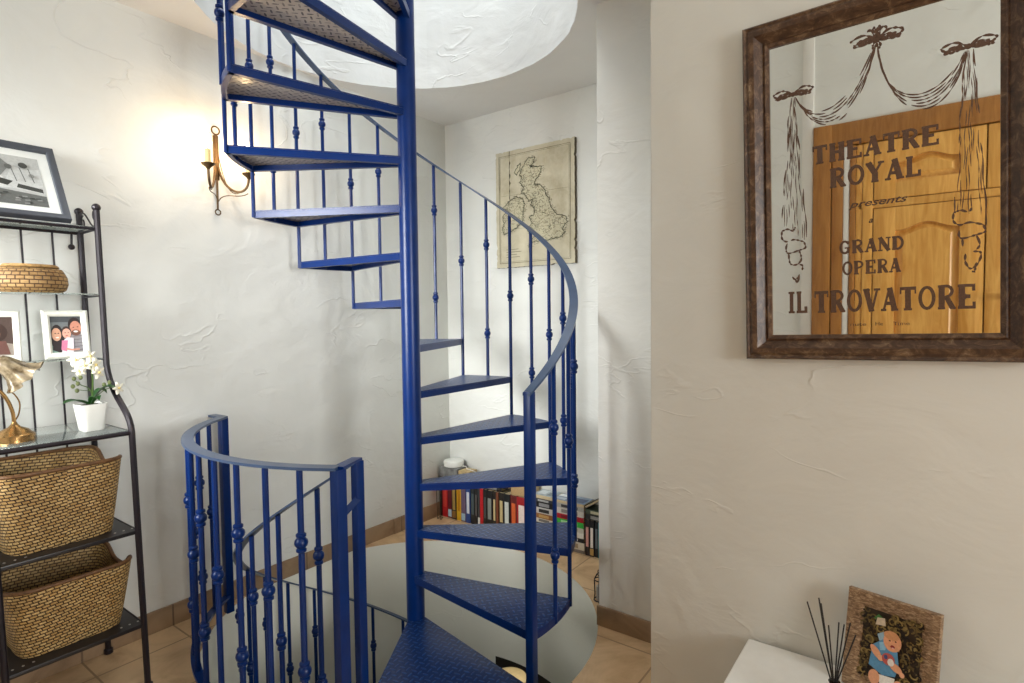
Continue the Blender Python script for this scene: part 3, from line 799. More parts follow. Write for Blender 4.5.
# ------------------------------------------------------------------ etagere rack on the left
RX0, RXF, RXU = -.798, -.43, -.622           # back, lower front, upper front
RY1, RY0 = -.905, -1.285                      # right side, left side
def sy(y, z): return y-.02*z                  # the rack stands a touch out of plumb
rack = thing('shelf_rack', 'black metal shelf rack with glass and board shelves against the left wall', 'shelf rack', (-.62, -1.095, 0))
def rk(mb, name, mat, parent=rack):
    o = mb.build(name, mat, parent)
    if parent is rack: o.matrix_parent_inverse = Matrix.Translation((.62, 1.095, 0))
    return o
ZB1, ZB2, ZG, ZM, ZU, ZT = .243, .583, .936, 1.185, 1.418, 1.660
for y in (RY1, RY0):
    b = MB(); b.tube([(RX0, sy(y, z), z) for z in (0, .5, 1.0, 1.735)], .0105, 10); b.lathe([(.012, 0), (.016, .003), (.016, .018), (.010, .022)], (RX0, sy(y, 0), 0), 12)
    b.ball((RX0, sy(y, 1.735), 1.735), .0145, 10); rk(b, 'back_upright', M_black)
    b = MB(); pts = [(RXF, sy(y, z), z) for z in (0, .3, .6, .90)]+[(q[0], sy(y, q[2]), q[2]) for q in bez((RXF, 0, .93), (RXF-.005, 0, 1.02), (RXU+.03, 0, 1.03), (RXU, 0, 1.16), 12)]+[(RXU, sy(y, z), z) for z in (1.3, 1.72)]
    b.tube(pts, .0105, 10); b.lathe([(.012, 0), (.016, .003), (.016, .018), (.010, .022)], (RXF, sy(y, 0), 0), 12)
    b.ball((RXU, sy(y, 1.73), 1.73), .0145, 10); rk(b, 'front_upright', M_black)
    # scrolled top side
    b = MB(); z0 = ZT
    c0 = [(RX0+.012+.16*t, z0+.065-.06*t+.012*math.sin(PI*2*t)) for t in [i/14 for i in range(15)]]
    b.tube([(x, sy(y, z), z) for x, z in c0], .003, 6)
    for cx, cz, s0, rr in ((RX0+.034, z0+.028, 1, .022), (RXU-.026, z0+.05, -1, .022)):
        pts = [(cx+rr*(1-.6*t)*math.cos(1.5+s0*6.5*t), sy(y, z0), cz+rr*1.3*(1-.6*t)*math.sin(1.5+s0*6.5*t)) for t in [i/22 for i in range(23)]]
        b.tube(pts, .003, 6)
    rk(b, 'scroll', M_black)
    # side rails joining front and back at each level
    for z, xf in ((ZB1, RXF), (ZB2, RXF), (ZG, RXF), (ZM, RXU), (ZU, RXU), (ZT, RXU)):
        b = MB(); b.tube([(RX0, sy(y, z), z-.006), (xf, sy(y, z), z-.006)], .0055 if z < 1 or z > 1.6 else .0035, 8); rk(b, 'side_rail', M_black)
for z, xf, r in ((ZG, RXF, .008), (ZT, RXU, .0055)):
    for x in (RX0, xf):
        b = MB(); b.tube([(x, sy(RY1, z), z-.007), (x, sy(RY0, z), z-.007)], r if x == xf else .006, 8); rk(b, 'shelf_rail', M_black)
a = NT('shelf_glass'); a.set((.86, .95, .92, 1), .03, 0, Transmission_Weight=.92, IOR=1.45); M_glass = a.m
for z, xf in ((ZG, RXF), (ZM, RXU), (ZU, RXU), (ZT, RXU)):
    b = MB(); b.rbox((RX0+.006, sy(RY0, z)+.008, z-.003), (xf-.006 if z < 1 or z > 1.6 else xf+.004, sy(RY1, z)-.008, z+.001), .001); rk(b, 'glass_shelf', M_glass)
M_screw = plain('steel_screw', (190, 186, 180), .3, .6)
for z in (ZB1, ZB2):
    b = MB(); b.rbox((RX0+.004, sy(RY0, z)+.004, z-.014), (RXF+.004, sy(RY1, z)-.004, z), .003)
    s_ = rk(b, 'board_shelf', M_blackboard)
    for yy in (RY0+.05, RY1-.035):
        for k in range(3):
            b = MB(); b.lathe([(.0035, z), (.0035, z+.0012), (.0015, z+.0018)], (RXF-.028, sy(yy, z)+.026*(k-1), 0), 8); rk(b, 'screw', M_screw, s_)
for y in (-1.19, -1.105, -1.015):
    b = MB(); b.tube([(RX0, y+.012, .60), (RX0, y-.01, ZT-.005)], .0035, 6); rk(b, 'back_wire', M_black)
b = MB(); b.ball((RX0, sy(RY1, 1.6)-.03, 1.60), .011, 8); b.tube([(RX0+.0, sy(RY1, 1.6)-.03, 1.60), (RX0, sy(RY1, 1.62)-.028, ZT-.006)], .004, 6); rk(b, 'bracket_knob', M_black)

# woven baskets
M_weave = weave('straw_weave', (214, 180, 122), (186, 146, 84), (62, 38, 20), .021, .0105)
M_weave2 = weave('seagrass_coil', (184, 148, 96), (160, 122, 72), (92, 62, 32), .022, .013)
def woven_basket(loc, lx, ly, h, taper, dip, label, group, arm):
    root = thing('storage_basket', label, 'basket', loc, group)
    n = 72; per = []
    def loop(hx, hy, r, z, dipk=0, rimz=None):
        out = []
        for i in range(n):
            t = 2*PI*i/n; c, s_ = math.cos(t), math.sin(t)
            e = 5.5
            k = (abs(c)**e+abs(s_)**e)**(-1/e)
            x, y = hx*k*c, hy*k*s_
            zz_ = z-dipk*math.exp(-((x/(hx*.52))**4)) * (1 if abs(y) > hy*.8 else 0)
            out.append(Vector((x, y, zz_)))
        return out
    def shell(b, H0, H1, out_in, m):
        rings = []; K = 10
        for k in range(K+1):
            t = k/K; g = taper+(1-taper)*t**.9
            rings.append(loop(lx/2*g-out_in, ly/2*g-out_in, 0, H0+(H1-H0)*t, dip*max(0, t-.0)**3))
        L = [[b.v(q) for q in r] for r in rings]
        acc = [0]
        for i in range(n): acc.append(acc[-1]+(rings[-1][(i+1) % n]-rings[-1][i]).length)
        for k in range(K):
            for i in range(n):
                j = (i+1) % n
                fs = [L[k][i], L[k][j], L[k+1][j], L[k+1][i]]; u = [(acc[i], k/K*(H1-H0)), (acc[i+1], k/K*(H1-H0)), (acc[i+1], (k+1)/K*(H1-H0)), (acc[i], (k+1)/K*(H1-H0))]
                u = [(q[0]*.94+q[1]*.34, -q[0]*.34*.25+q[1]) for q in u]
                b.face(fs if m else fs[::-1], u if m else u[::-1])
        return L, rings
    b = MB(); L, rg = shell(b, 0, h, 0, True)
    b.face(L[0][::-1], [(q.x, q.y) for q in reversed(rg[0])])
    b.build('basket_body', M_weave, root)
    b = MB(); L2, rg2 = shell(b, .006, h-.002, .008, False); b.face(L2[0], [(q.x, q.y) for q in rg2[0]]); b.build('basket_lining', M_weave, root)
    b = MB(); mid = [(p_+q_)/2+Vector((0, 0, .001)) for p_, q_ in zip(rg[-1], rg2[-1])]; b.tube(mid+[mid[0]], .007, 8, cap=False); b.build('rim', plain('dark_woven_rim', (104, 70, 38), .6, var=.35, scale=90), root)
    return root
woven_basket((-.618, -1.108, ZB2+.001), .345, .355, .258, .82, .05, 'tan woven storage basket on the upper black board shelf, just under the glass shelf', 'woven storage baskets', 0)
woven_basket((-.618, -1.093, ZB1+.001), .345, .362, .228, .80, .05, 'tan woven storage basket on the lowest black board shelf, nearest the floor', 'woven storage baskets', 0)
# round seagrass pot on the top glass tier
rp = thing('round_basket', 'small round coiled seagrass basket on the narrow glass shelf below the grey picture frame', 'basket', (-.705, -1.115, ZU+.0015))
b = MB(); n = 40; prof = [(.074, 0), (.088, .012), (.094, .032), (.092, .055), (.083, .076), (.078, .084), (.074, .084), (.078, .074), (.086, .055), (.087, .03), (.07, .006)]
rings = [[Vector((r*.86*math.cos(2*PI*i/n), r*1.12*math.sin(2*PI*i/n), z)) for i in range(n)] for r, z in prof]
L = [[b.v(q) for q in r] for r in rings]
for k in range(len(prof)-1):
    for i in range(n):
        j = (i+1) % n; u0, u1 = .57*i/n, .57*(i+1)/n; d0 = .013*(k*1.6); d1 = .013*((k+1)*1.6)
        b.face([L[k][i], L[k][j], L[k+1][j], L[k+1][i]], [(u0, d0), (u1, d0), (u1, d1), (u0, d1)])
b.face(L[0][::-1]); b.face(L[-1]); b.build('basket_body', M_weave2, rp)
b = MB(); b.lathe([(.001, .086), (.064, .086), (.068, .090), (.062, .098), (.001, .1)], n=32, m=Matrix.Diagonal((.95, 1.2, 1, 1))); b.build('basket_lid', plain('seagrass_lid', (170, 134, 84), .65, var=.4, scale=120, bump=.4), rp)

# picture frames on the rack --------------------------------------------------------------
def easel_frame(name, label, cat, loc, yaw, tilt, w_, h_, bar, prof, m_frame, round_=0, group=None):
    """frame standing at loc (its bottom centre), leaning back by tilt; local x right, z up, -y to the front"""
    root = thing(name, label, cat, loc, group, rot=(-tilt, 0, yaw)); root.rotation_mode = 'XYZ'
    b = MB(); frame_side(b, w_-2*bar, h_-2*bar, prof, -w_/2+bar, bar); b.build('frame', m_frame, root, 30)
    return root
M_fgrey = plain('dark_grey_frame', (72, 76, 84), .35, .1, var=.08)
# big frame on top of the rack, leaning on the wall
W1, H1, B1 = .40, .325, .018
pf = easel_frame('picture_frame', 'dark grey framed black and white street photograph leaning on top of the rack', 'picture frame', (-.632, -1.215, ZT+.004), R(90), R(32), W1, H1, B1, [(-.004, -.004), (-.004, -.02), (.004, -.024), (B1-.002, -.024), (B1, -.021), (B1, 0), (-.004, 0)], M_fgrey)
b = MB(); b.box((-W1/2+.01, -.008, .01), (W1/2-.01, -.003, H1-.01)); b.build('mat_board', plain('white_mat', (226, 228, 224), .6, var=.02), pf)
p = Print((-W1/2+.018, -.008, .018), (1, 0, 0), (0, 0, 1)); PW, PH_ = W1-.036, H1-.036
m0, m1 = .034, .036
X0, X1, Y0, Y1 = m0, PW-m0, m1, PH_-m1; DX, DY = X1-X0, Y1-Y0
g = lambda v: ink(v, v+2, v)
p.rect(X0, Y0, X1, Y1, g(176))
q = lambda *pts: [(X0+DX*x, Y0+DY*y) for x, y in pts]
p.poly(q((0, 0), (1, 0), (1, .22), (.5, .30), (0, .22)), g(96))
p.poly(q((0, .22), (.5, .3), (.72, .32), (.62, .55), (.40, .58), (0, .50)), g(196))
p.poly(q((0, .5), (.4, .58), (.42, .9), (.2, 1), (0, 1)), g(206))
p.poly(q((.42, .56), (.62, .55), (.72, .78), (.60, 1), (.40, 1)), g(118))
p.poly(q((.62, .35), (.72, .32), (1, .26), (1, .78), (.86, .72), (.74, .78)), g(190))
p.poly(q((.55, .40), (.66, .36), (.72, .46), (.60, .50)), g(52))
p.poly(q((.74, .34), (.98, .28), (.98, .36), (.76, .42)), g(60))
for i in range(26): x, y = rb.random()*.98, rb.random()*.2; p.poly(q((x, y), (x+.05, y+.01), (x+.04, y+.035), (x-.005, y+.025)), g(rb.choice((60, 130, 150, 76))))
for x, y, s_ in ((.70, .74, .05), (.84, .80, .06), (.50, .66, .05), (.30, .74, .04), (.9, .6, .04), (.56, .84, .05), (.2, .68, .05)): p.ell(X0+DX*x, Y0+DY*y, DX*s_*.7, DY*s_, g(rb.choice((64, 90, 140))))
for i in range(5): p.line(q((.04+.07*i, .52), (.04+.07*i, .96)), .0025, g(160))
for i in range(3): p.line(q((.75+.08*i, .45), (.72+.08*i, .74)), .003, g(110))
p.build('photograph', pf)

# family photo in a small white frame with rounded corners
M_fwhite = plain('white_beaded_frame', (232, 232, 222), .5, var=.05, scale=120, bump=.5)
fp = easel_frame('photo_frame', 'small white photo frame showing a smiling couple with a baby, beside the rack upright', 'photo frame', (-.648, -1.034, ZM+.003), R(84), R(14), .132, .175, .02, [(-.002, -.003), (-.002, -.008), (.004, -.013), (.014, -.013), (.02, -.008), (.02, 0), (-.002, 0)], M_fwhite)
b = MB(); b.box((-.05, -.005, .016), (.05, -.001, .160)); b.build('backing', M_fwhite, fp)
p = Print((-.048, -.005, .018), (1, 0, 0), (0, 0, 1)); PW, PH_ = .096, .139
q = lambda *pts: [(PW*x, PH_*y) for x, y in pts]
E_ = lambda x, y, rx, ry, m, a=0: p.ell(PW*x, PH_*y, PW*rx, PH_*ry, m, a)
p.rect(0, 0, PW, PH_, ink(96, 100, 104)); p.poly(q((0, .7), (.6, .8), (1, .7), (1, 1), (0, 1)), ink(70, 74, 78)); p.rect(0, .62*PH_, PW*.6, .82*PH_, ink(110, 116, 118))
p.poly(q((.62, 0), (1, 0), (1, .62), (.8, .58), (.62, .46)), ink(140, 136, 140)); p.poly(q((0, 0), (.22, 0), (.2, .2), (0, .3)), ink(120, 150, 140))
E_(.22, .42, .2, .34, ink(34, 24, 24)); p.poly(q((.06, .1), (.3, .02), (.36, .25), (.1, .45)), ink(36, 26, 28))
E_(.2, .5, .14, .17, ink(208, 158, 130)); E_(.17, .53, .025, .012, ink(60, 36, 30)); E_(.26, .53, .025, .012, ink(60, 36, 30)); E_(.22, .42, .05, .018, ink(238, 220, 212))
E_(.76, .74, .2, .2, ink(40, 28, 26)); E_(.78, .66, .17, .19, ink(196, 134, 112)); E_(.78, .54, .14, .08, ink(110, 72, 58)); E_(.78, .57, .07, .025, ink(240, 226, 220)); E_(.72, .68, .025, .012, ink(50, 30, 26)); E_(.85, .69, .025, .012, ink(50, 30, 26))
E_(.5, .58, .14, .13, ink(60, 42, 38)); E_(.5, .52, .13, .13, ink(218, 164, 144)); E_(.46, .54, .02, .01, ink(60, 36, 30)); E_(.55, .54, .02, .01, ink(60, 36, 30)); E_(.5, .46, .04, .014, ink(180, 90, 90))
p.poly(q((.32, .02), (.66, .02), (.7, .4), (.5, .42), (.34, .3)), ink(214, 206, 214)); p.poly(q((.3, .1), (.46, .05), (.52, .34), (.34, .34)), ink(206, 118, 150))
for i in range(5): p.line(q((.7, .08+.09*i), (1, .1+.09*i)), .0016, ink(90, 86, 92))
p.line(q((.45, .12), (.62, .09), (.85, .1)), .006, ink(196, 140, 120))
p.build('photograph', fp)
# second white frame, cut by the picture's left edge
fq = easel_frame('photo_frame', 'white photo frame with a dark brown picture, behind the brass lamp', 'photo frame', (-.652, -1.232, ZM+.003), R(80), R(18), .14, .175, .018, [(-.002, -.003), (-.002, -.008), (.004, -.012), (.014, -.012), (.018, -.008), (.018, 0), (-.002, 0)], M_fwhite)
b = MB(); b.box((-.056, -.005, .014), (.056, -.001, .162)); b.build('backing', M_fwhite, fq)
p = Print((-.052, -.005, .018), (1, 0, 0), (0, 0, 1)); PW, PH_ = .104, .139
p.rect(0, 0, PW, PH_, ink(78, 62, 56)); p.poly(q((0, 0), (1, 0), (1, .3), (.4, .4), (0, .3)), ink(150, 140, 130)); E_(.55, .6, .3, .24, ink(58, 40, 34)); E_(.5, .55, .17, .19, ink(176, 130, 106)); p.poly(q((.2, .05), (.9, .05), (.8, .38), (.3, .38)), ink(106, 70, 62)); E_(.45, .58, .025, .012, ink(50, 30, 26)); E_(.57, .58, .025, .012, ink(50, 30, 26))
p.build('photograph', fq)

# brass lamp with a frilled glass shade -----------------------------------------------------
lx = -.56
lamp = thing('table_lamp', 'brass table lamp with a frilled smoky glass shade on the glass shelf', 'lamp', (lx, -1.21, ZG+.001))
M_brassp = plain('polished_brass', (168, 132, 84), .25, .9, var=.15, scale=30)
b = MB(); b.lathe([(.052, 0), (.052, .020), (.049, .024), (.044, .026), (.036, .036), (.016, .046), (.008, .056), (.006, .062)], n=28); b.build('lamp_base', M_brassp, lamp)
b = MB(); b.tube(spline([(0, 0, .055), (0, -.004, .10), (0, -.022, .15), (0, -.06, .20), (0, -.088, .25), (0, -.078, .282), (0, -.055, .284), (0, -.034, .268)], 6), .0055, 10); b.build('arm', M_brassp, lamp)
b = MB(); b.tube(spline([(0, .002, .065), (0, .012, .085), (0, .016, .12), (0, .004, .15), (0, -.012, .165)], 6), .0022, 8); b.build('cable', M_brassp, lamp)
a = NT('smoky_frilled_glass'); a.set(rgb(190, 176, 152), .18, 0, Transmission_Weight=.45, IOR=1.4); f = a.noise(a.coord(), 40, 4, .6); a.col(a.ramp(f, [(.3, rgb(104, 86, 60)), (.6, rgb(178, 162, 134))])); M_shade = a.m
ax = Vector((.10, .72, -.68)).normalized(); mm = Matrix.Translation((0, -.036, .268)) @ ax.to_track_quat('Z', 'Y').to_matrix().to_4x4()
b = MB(); n = 60; rings = []
for r, z, fr in ((.008, 0, 0), (.018, .006, 0), (.026, .02, .0), (.030, .042, .04), (.036, .066, .08), (.048, .088, .14), (.058, .098, .2), (.056, .0985, .2), (.046, .0865, .14), (.033, .064, .08), (.027, .042, .04), (.022, .022, 0)):
    rings.append([mm @ Vector((r*(1+fr*math.sin(8*2*PI*i/n))*math.cos(2*PI*i/n), r*(1+fr*math.sin(8*2*PI*i/n))*math.sin(2*PI*i/n), z+fr*.03*math.cos(8*2*PI*i/n+1))) for i in range(n)])
b.ring(rings, cap=False); b.build('lamp_shade', M_shade, lamp, 60)
b = MB(); b.lathe([(.0105, -.02), (.0125, -.01), (.0125, .006), (.018, .012)], n=16, m=mm); b.build('shade_holder', M_brassp, lamp)

# white orchid -------------------------------------------------------------------------------
po = thing('potted_orchid', 'white orchid with green leaves in a square white pot on the glass shelf', 'plant', (-.565, -1.0, ZG+.001))
b = MB(); rings = []
for h, s_ in ((0, .030), (.004, .032), (.09, .043), (.094, .043), (.094, .040), (.08, .038)):
    rings.append([Vector((s_*k*math.cos(t), s_*k*math.sin(t), h)) for t in [2*PI*(i+.5)/32 for i in range(32)] for k in [(abs(math.cos(t))**7+abs(math.sin(t))**7)**(-1/7)]])
b.ring(rings); b.build('pot', plain('white_ceramic', (236, 236, 230), .3, var=.02), po)
M_leaf = plain('dark_green_leaf', (44, 92, 40), .35, var=.25, scale=25); M_stem = plain('green_stem', (96, 128, 60), .5, var=.2)
M_pet = plain('cream_petal', (244, 240, 222), .55, var=.04, scale=60, Subsurface_Weight=.0); M_bud = plain('olive_bud', (106, 116, 72), .5, var=.2)
b = MB(); b.lathe([(.001, .084), (.036, .084), (.03, .09), (.001, .094)], n=14); b.build('soil', plain('dark_moss', (52, 44, 30), .9, var=.4, bump=.6), po)
for az, L_, wd, el in ((-80, .085, .020, .022), (62, .080, .036, .062), (100, .055, .018, .05), (10, .055, .016, .03)):
    b = MB(); n = 12; G = []
    for i in range(n+1):
        t = i/n; r = L_*t; z = .088+el*math.sin(PI*.75*t); ww = wd*math.sin(PI*min(1, .06+.94*t))**.7+.0008
        c, s_ = math.cos(R(az)), math.sin(R(az))
        G.append([b.v(Vector((c*r-s_*ww*k, s_*r+c*ww*k, z+.006*abs(k)*(1 if ww > .002 else 0)+dz))) for k, dz in ((-1, 0), (0, 0), (1, 0), (1, -.0015), (0, -.0015), (-1, -.0015))])
    for i in range(n):
        for j in range(6): b.face([G[i][j], G[i][(j+1) % 6], G[i+1][(j+1) % 6], G[i+1][j]])
    b.face(G[0]); b.face(G[-1][::-1]); b.build('leaf', M_leaf, po)
b = MB()
b.tube(spline([(0, 0, .085), (.008, .004, .13), (.012, .006, .18), (.025, -.002, .23), (.035, -.02, .262)], 6), .0028, 8)
b.tube(spline([(0, .002, .085), (.012, .004, .12), (.02, -.01, .15), (.03, -.035, .165), (.035, -.05, .18)], 6), .0016, 6)
b.tube(spline([(0, .004, .085), (.01, .02, .12), (.02, .04, .14), (.03, .066, .148)], 6), .0016, 6)
b.tube(spline([(.012, -.006, .14), (.02, -.03, .145), (.03, -.046, .15)], 5), .0012, 6)
b.build('stem', M_stem, po)
def flower(x, y, z, az, el, s_):
    m = Matrix.Translation((x, y, z)) @ Matrix.Rotation(R(az), 4, 'Z') @ Matrix.Rotation(R(el), 4, 'Y')
    b = MB()
    for k in range(5):
        a_ = 2*PI*k/5+PI/2; wd = (.55 if k in (0, 2, 3) else .95)*s_*.62
        mm = m @ Matrix.Rotation(a_, 4, 'X')
        G = []
        for i in range(7):
            t = i/6; ww = wd*math.sin(PI*(.08+.9*t))**.8*.62+.0004
            G.append([b.v(mm @ Vector((.22*s_*math.sin(2.2*t)-.12*s_*t*t+.12*s_*(abs(q_)**2)*-1+d, ww*q_, s_*t))) for q_, d in ((-1, 0), (0, 0), (1, 0), (1, -.001), (0, -.0012), (-1, -.001))])
        for i in range(6):
            for j in range(6): b.face([G[i][j], G[i][(j+1) % 6], G[i+1][(j+1) % 6], G[i+1][j]])
        b.face(G[0][::-1]); b.face(G[-1])
    f_ = b.build('flower', M_pet, po)
    b = MB(); b.ball(m @ Vector((.12*s_, 0, 0)), .2*s_, 8); b.build('lip', plain('yellow_lip', (222, 200, 130), .5), f_)
for f_ in ((.035, -.048, .252, -20, -10, .026), (.045, -.010, .262, 10, -20, .026), (.050, -.028, .232, -10, 0, .024), (.05, .004, .232, 25, 10, .025), (.052, .012, .205, 20, 5, .024), (.04, -.040, .214, -30, 20, .023), (.04, .074, .143, 25, 0, .024)): flower(*f_)
for x, y, z in ((.036, -.055, .188), (.034, -.044, .17), (.032, -.058, .162), (.03, -.046, .146), (.022, .036, .158), (.03, .05, .165), (.036, -.036, .19)):
    b = MB(); b.ball((x, y, z), .006, 8, (1, 1.1, 1.3)); b.build('bud', M_bud, po)

# ------------------------------------------------------------------ white cabinet, diffuser and baby picture on the right
cab = thing('side_cabinet', 'low white cabinet against the right wall below the mirror', 'cabinet', (1.86, -.2, 0))
def cb(mb, name, mat, parent=cab):
    o = mb.build(name, mat, parent)
    if parent is cab: o.matrix_parent_inverse = Matrix.Translation((-1.86, .2, 0))
    return o
CT, CX0, CX1, CYF = .375, 1.400, 2.32, -.43
b = MB(); b.rbox((CX0+.012, CYF+.02, .05), (CX1-.012, -.015, CT-.022), .003); cb(b, 'body', M_white)
b = MB(); b.rbox((CX0, CYF, CT-.022), (CX1, -.013, CT), .005, seg=3); cb(b, 'top', M_white)
b = MB(); b.rbox((CX0+.03, CYF+.05, 0), (CX1-.03, -.02, .052), .002); cb(b, 'plinth', M_white)
for i in range(2):
    x0 = CX0+.018+i*.445; b = MB(); b.rbox((x0, CYF+.002, .058), (x0+.437, CYF+.0195, CT-.028), .003); d = cb(b, 'door', M_white)
    b = MB(); hx = x0+.40 if i == 0 else x0+.037; b.tube([(hx, CYF+.003, .17), (hx, CYF-.022, .17), (hx, CYF-.022, .25), (hx, CYF+.003, .25)], .005, 8); cb(b, 'handle', plain('steel_handle', (170, 168, 164), .3, .9), d)
rd = thing('reed_diffuser', 'reed diffuser with black sticks beside the baby picture on the white cabinet', 'diffuser', (1.648, -.25, CT+.0005))
a = NT('dark_bottle_glass'); a.set(rgb(60, 44, 34), .06, 0, Transmission_Weight=.5, IOR=1.45)
b = MB(); b.lathe([(.026, 0), (.029, .004), (.029, .052), (.022, .064), (.011, .072), (.011, .088), (.013, .09), (.009, .091)], n=24); b.build('bottle', a.m, rd)
M_reed = plain('black_reed', (26, 22, 22), .6)
for tx, ty, tz in ((-.057, -.01, .267), (-.036, .012, .273), (-.028, -.012, .272), (-.011, -.02, .229), (.006, .012, .227), (.019, -.01, .236), (.029, .012, .233), (.041, .0, .214)):
    b = MB(); b.tube([(-tx*.12, -ty*.12, .006), (tx*.12, ty*.12, .09), (tx, ty, tz)], .0017, 6); b.build('reed', M_reed, rd)
a = NT('gold_brown_relief_frame'); a.set(rgb(130, 104, 78), .5, .2)
f = a.noise(a.coord(scale=(1, 1, 2.5)), 75, 4, .6, 1.0); a.col(a.ramp(f, [(.3, rgb(96, 72, 50)), (.5, rgb(142, 112, 82)), (.72, rgb(196, 168, 134))])); a.nor(a.bump(f, .8, .004)); M_relief = a.m
bfr = easel_frame('picture_frame', 'gold brown frame with a picture of a baby in blue, leaning on the right wall', 'picture frame', (1.744, -.098, CT+.0015), R(-13), R(11), .198, .238, .034, [(-.003, -.004), (-.003, -.010), (.004, -.014), (.022, -.02), (.032, -.019), (.034, -.014), (.034, 0), (-.003, 0)], M_relief)
b = MB(); b.box((-.070, -.008, .028), (.070, -.002, .210)); b.build('backing', M_black, bfr)
p = Print((-.068, -.008, .031), (1, 0, 0), (0, 0, 1)); PW, PH_ = .136, .176
p.rect(0, 0, PW, PH_, ink(52, 38, 24))
for i in range(330):
    x, y = rb.random(), rb.random(); r0 = rb.uniform(.03, .075); a_ = rb.uniform(0, 6.28)
    pts = [(PW*x+PW*r0*math.cos(a_+t*4.2)*(1-.4*t), PH_*y+PW*r0*math.sin(a_+t*4.2)*(1-.4*t)) for t in [k/9 for k in range(10)]]
    if all(0 < c < PW and 0 < d < PH_ for c, d in pts): p.line(pts, .0035, ink(*rb.choice(((142, 120, 66), (112, 92, 48), (92, 76, 40), (30, 22, 16), (40, 30, 20)))), bump=(i % 4 == 0))
p.poly(q((.22, .86), (.3, .93), (.36, .9), (.33, .84)), ink(70, 120, 60)); p.poly(q((.26, .78), (.42, .8), (.4, .9), (.28, .88)), ink(206, 188, 162))
p.poly(q((.30, .66), (.40, .72), (.42, .62), (.34, .58)), ink(150, 180, 196))
p.poly(q((.24, .50), (.40, .62), (.62, .54), (.66, .34), (.62, .18), (.42, .14), (.20, .22)), ink(92, 148, 186)); p.poly(q((.34, .56), (.46, .60), (.44, .48), (.36, .46)), ink(140, 188, 214))
E_(.54, .62, .14, .13, ink(226, 160, 120)); E_(.52, .70, .12, .06, ink(206, 146, 100)); E_(.50, .63, .015, .01, ink(70, 40, 30)); E_(.59, .64, .015, .01, ink(70, 40, 30)); E_(.55, .56, .035, .022, ink(150, 50, 50)); E_(.555, .545, .02, .008, ink(230, 180, 170))
E_(.30, .42, .06, .10, ink(224, 160, 122), 40); E_(.62, .30, .11, .05, ink(224, 160, 122), -30); E_(.38, .36, .05, .04, ink(232, 172, 134)); E_(.72, .24, .04, .035, ink(232, 172, 134))
E_(.50, .38, .10, .08, ink(190, 90, 80)); E_(.54, .35, .05, .05, ink(228, 220, 214)); E_(.46, .40, .03, .03, ink(72, 82, 130))
p.poly(q((.36, .14), (.62, .16), (.60, .0), (.40, .0)), ink(238, 234, 226)); E_(.30, .08, .09, .10, ink(226, 164, 126)); E_(.68, .07, .08, .08, ink(226, 164, 126))
p.build('photograph', bfr)

# ------------------------------------------------------------------ books along the back wall
M_page = plain('cream_paper', (214, 196, 158), .8, var=.12, scale=200)
YF = 1.0
def book(x0, x1, z0, z1, yf, dep, c, label, group, kind='standing', lab=None, lab2=None, m=None):
    root = thing('book', label, 'book', ((x0+x1)/2, yf+dep/2, z0), group)
    w_, h_, d_ = x1-x0, z1-z0, dep; hw, hd = w_/2, d_/2
    M_c = ink(*c, .4)
    t = .0025
    b = MB()
    if kind == 'standing':
        b.rbox((-hw, -hd, 0), (hw, -hd+t, h_), .0012); b.rbox((-hw, -hd+t*.5, 0), (-hw+t, hd, h_), .0008); b.rbox((hw-t, -hd+t*.5, 0), (hw, hd, h_), .0008)
        pg = ((-hw+t, -hd+t, .002), (hw-t, hd-.003, h_-.003))
    else:
        b.rbox((-hw, -hd, 0), (hw, -hd+t, h_), .0012); b.rbox((-hw, -hd+t*.5, 0), (hw, hd, t), .0008); b.rbox((-hw, -hd+t*.5, h_-t), (hw, hd, h_), .0008)
        pg = ((-hw+.003, -hd+t, t), (hw-.003, hd-.003, h_-t))
    b.build('cover', M_c, root)
    b = MB(); b.box(*pg); b.build('pages', M_page, root)
    for L_, k0, k1, side in ((lab, .25, .8, .3), (lab2, .04, .22, .42)):
        if L_:
            b = MB()
            if kind == 'standing': b.box((-hw*side*2, -hd-.0006, h_*k0), (hw*side*2, -hd+.0005, h_*k1))
            else: b.box((-hw+w_*k0, -hd-.0006, h_*.5-h_*side), (-hw+w_*k1, -hd+.0005, h_*.5+h_*side))
            b.build('spine_label', ink(*L_, .5), root)
    if m: root.rotation_euler = m
    return root
GA = 'paperbacks standing along the back wall'
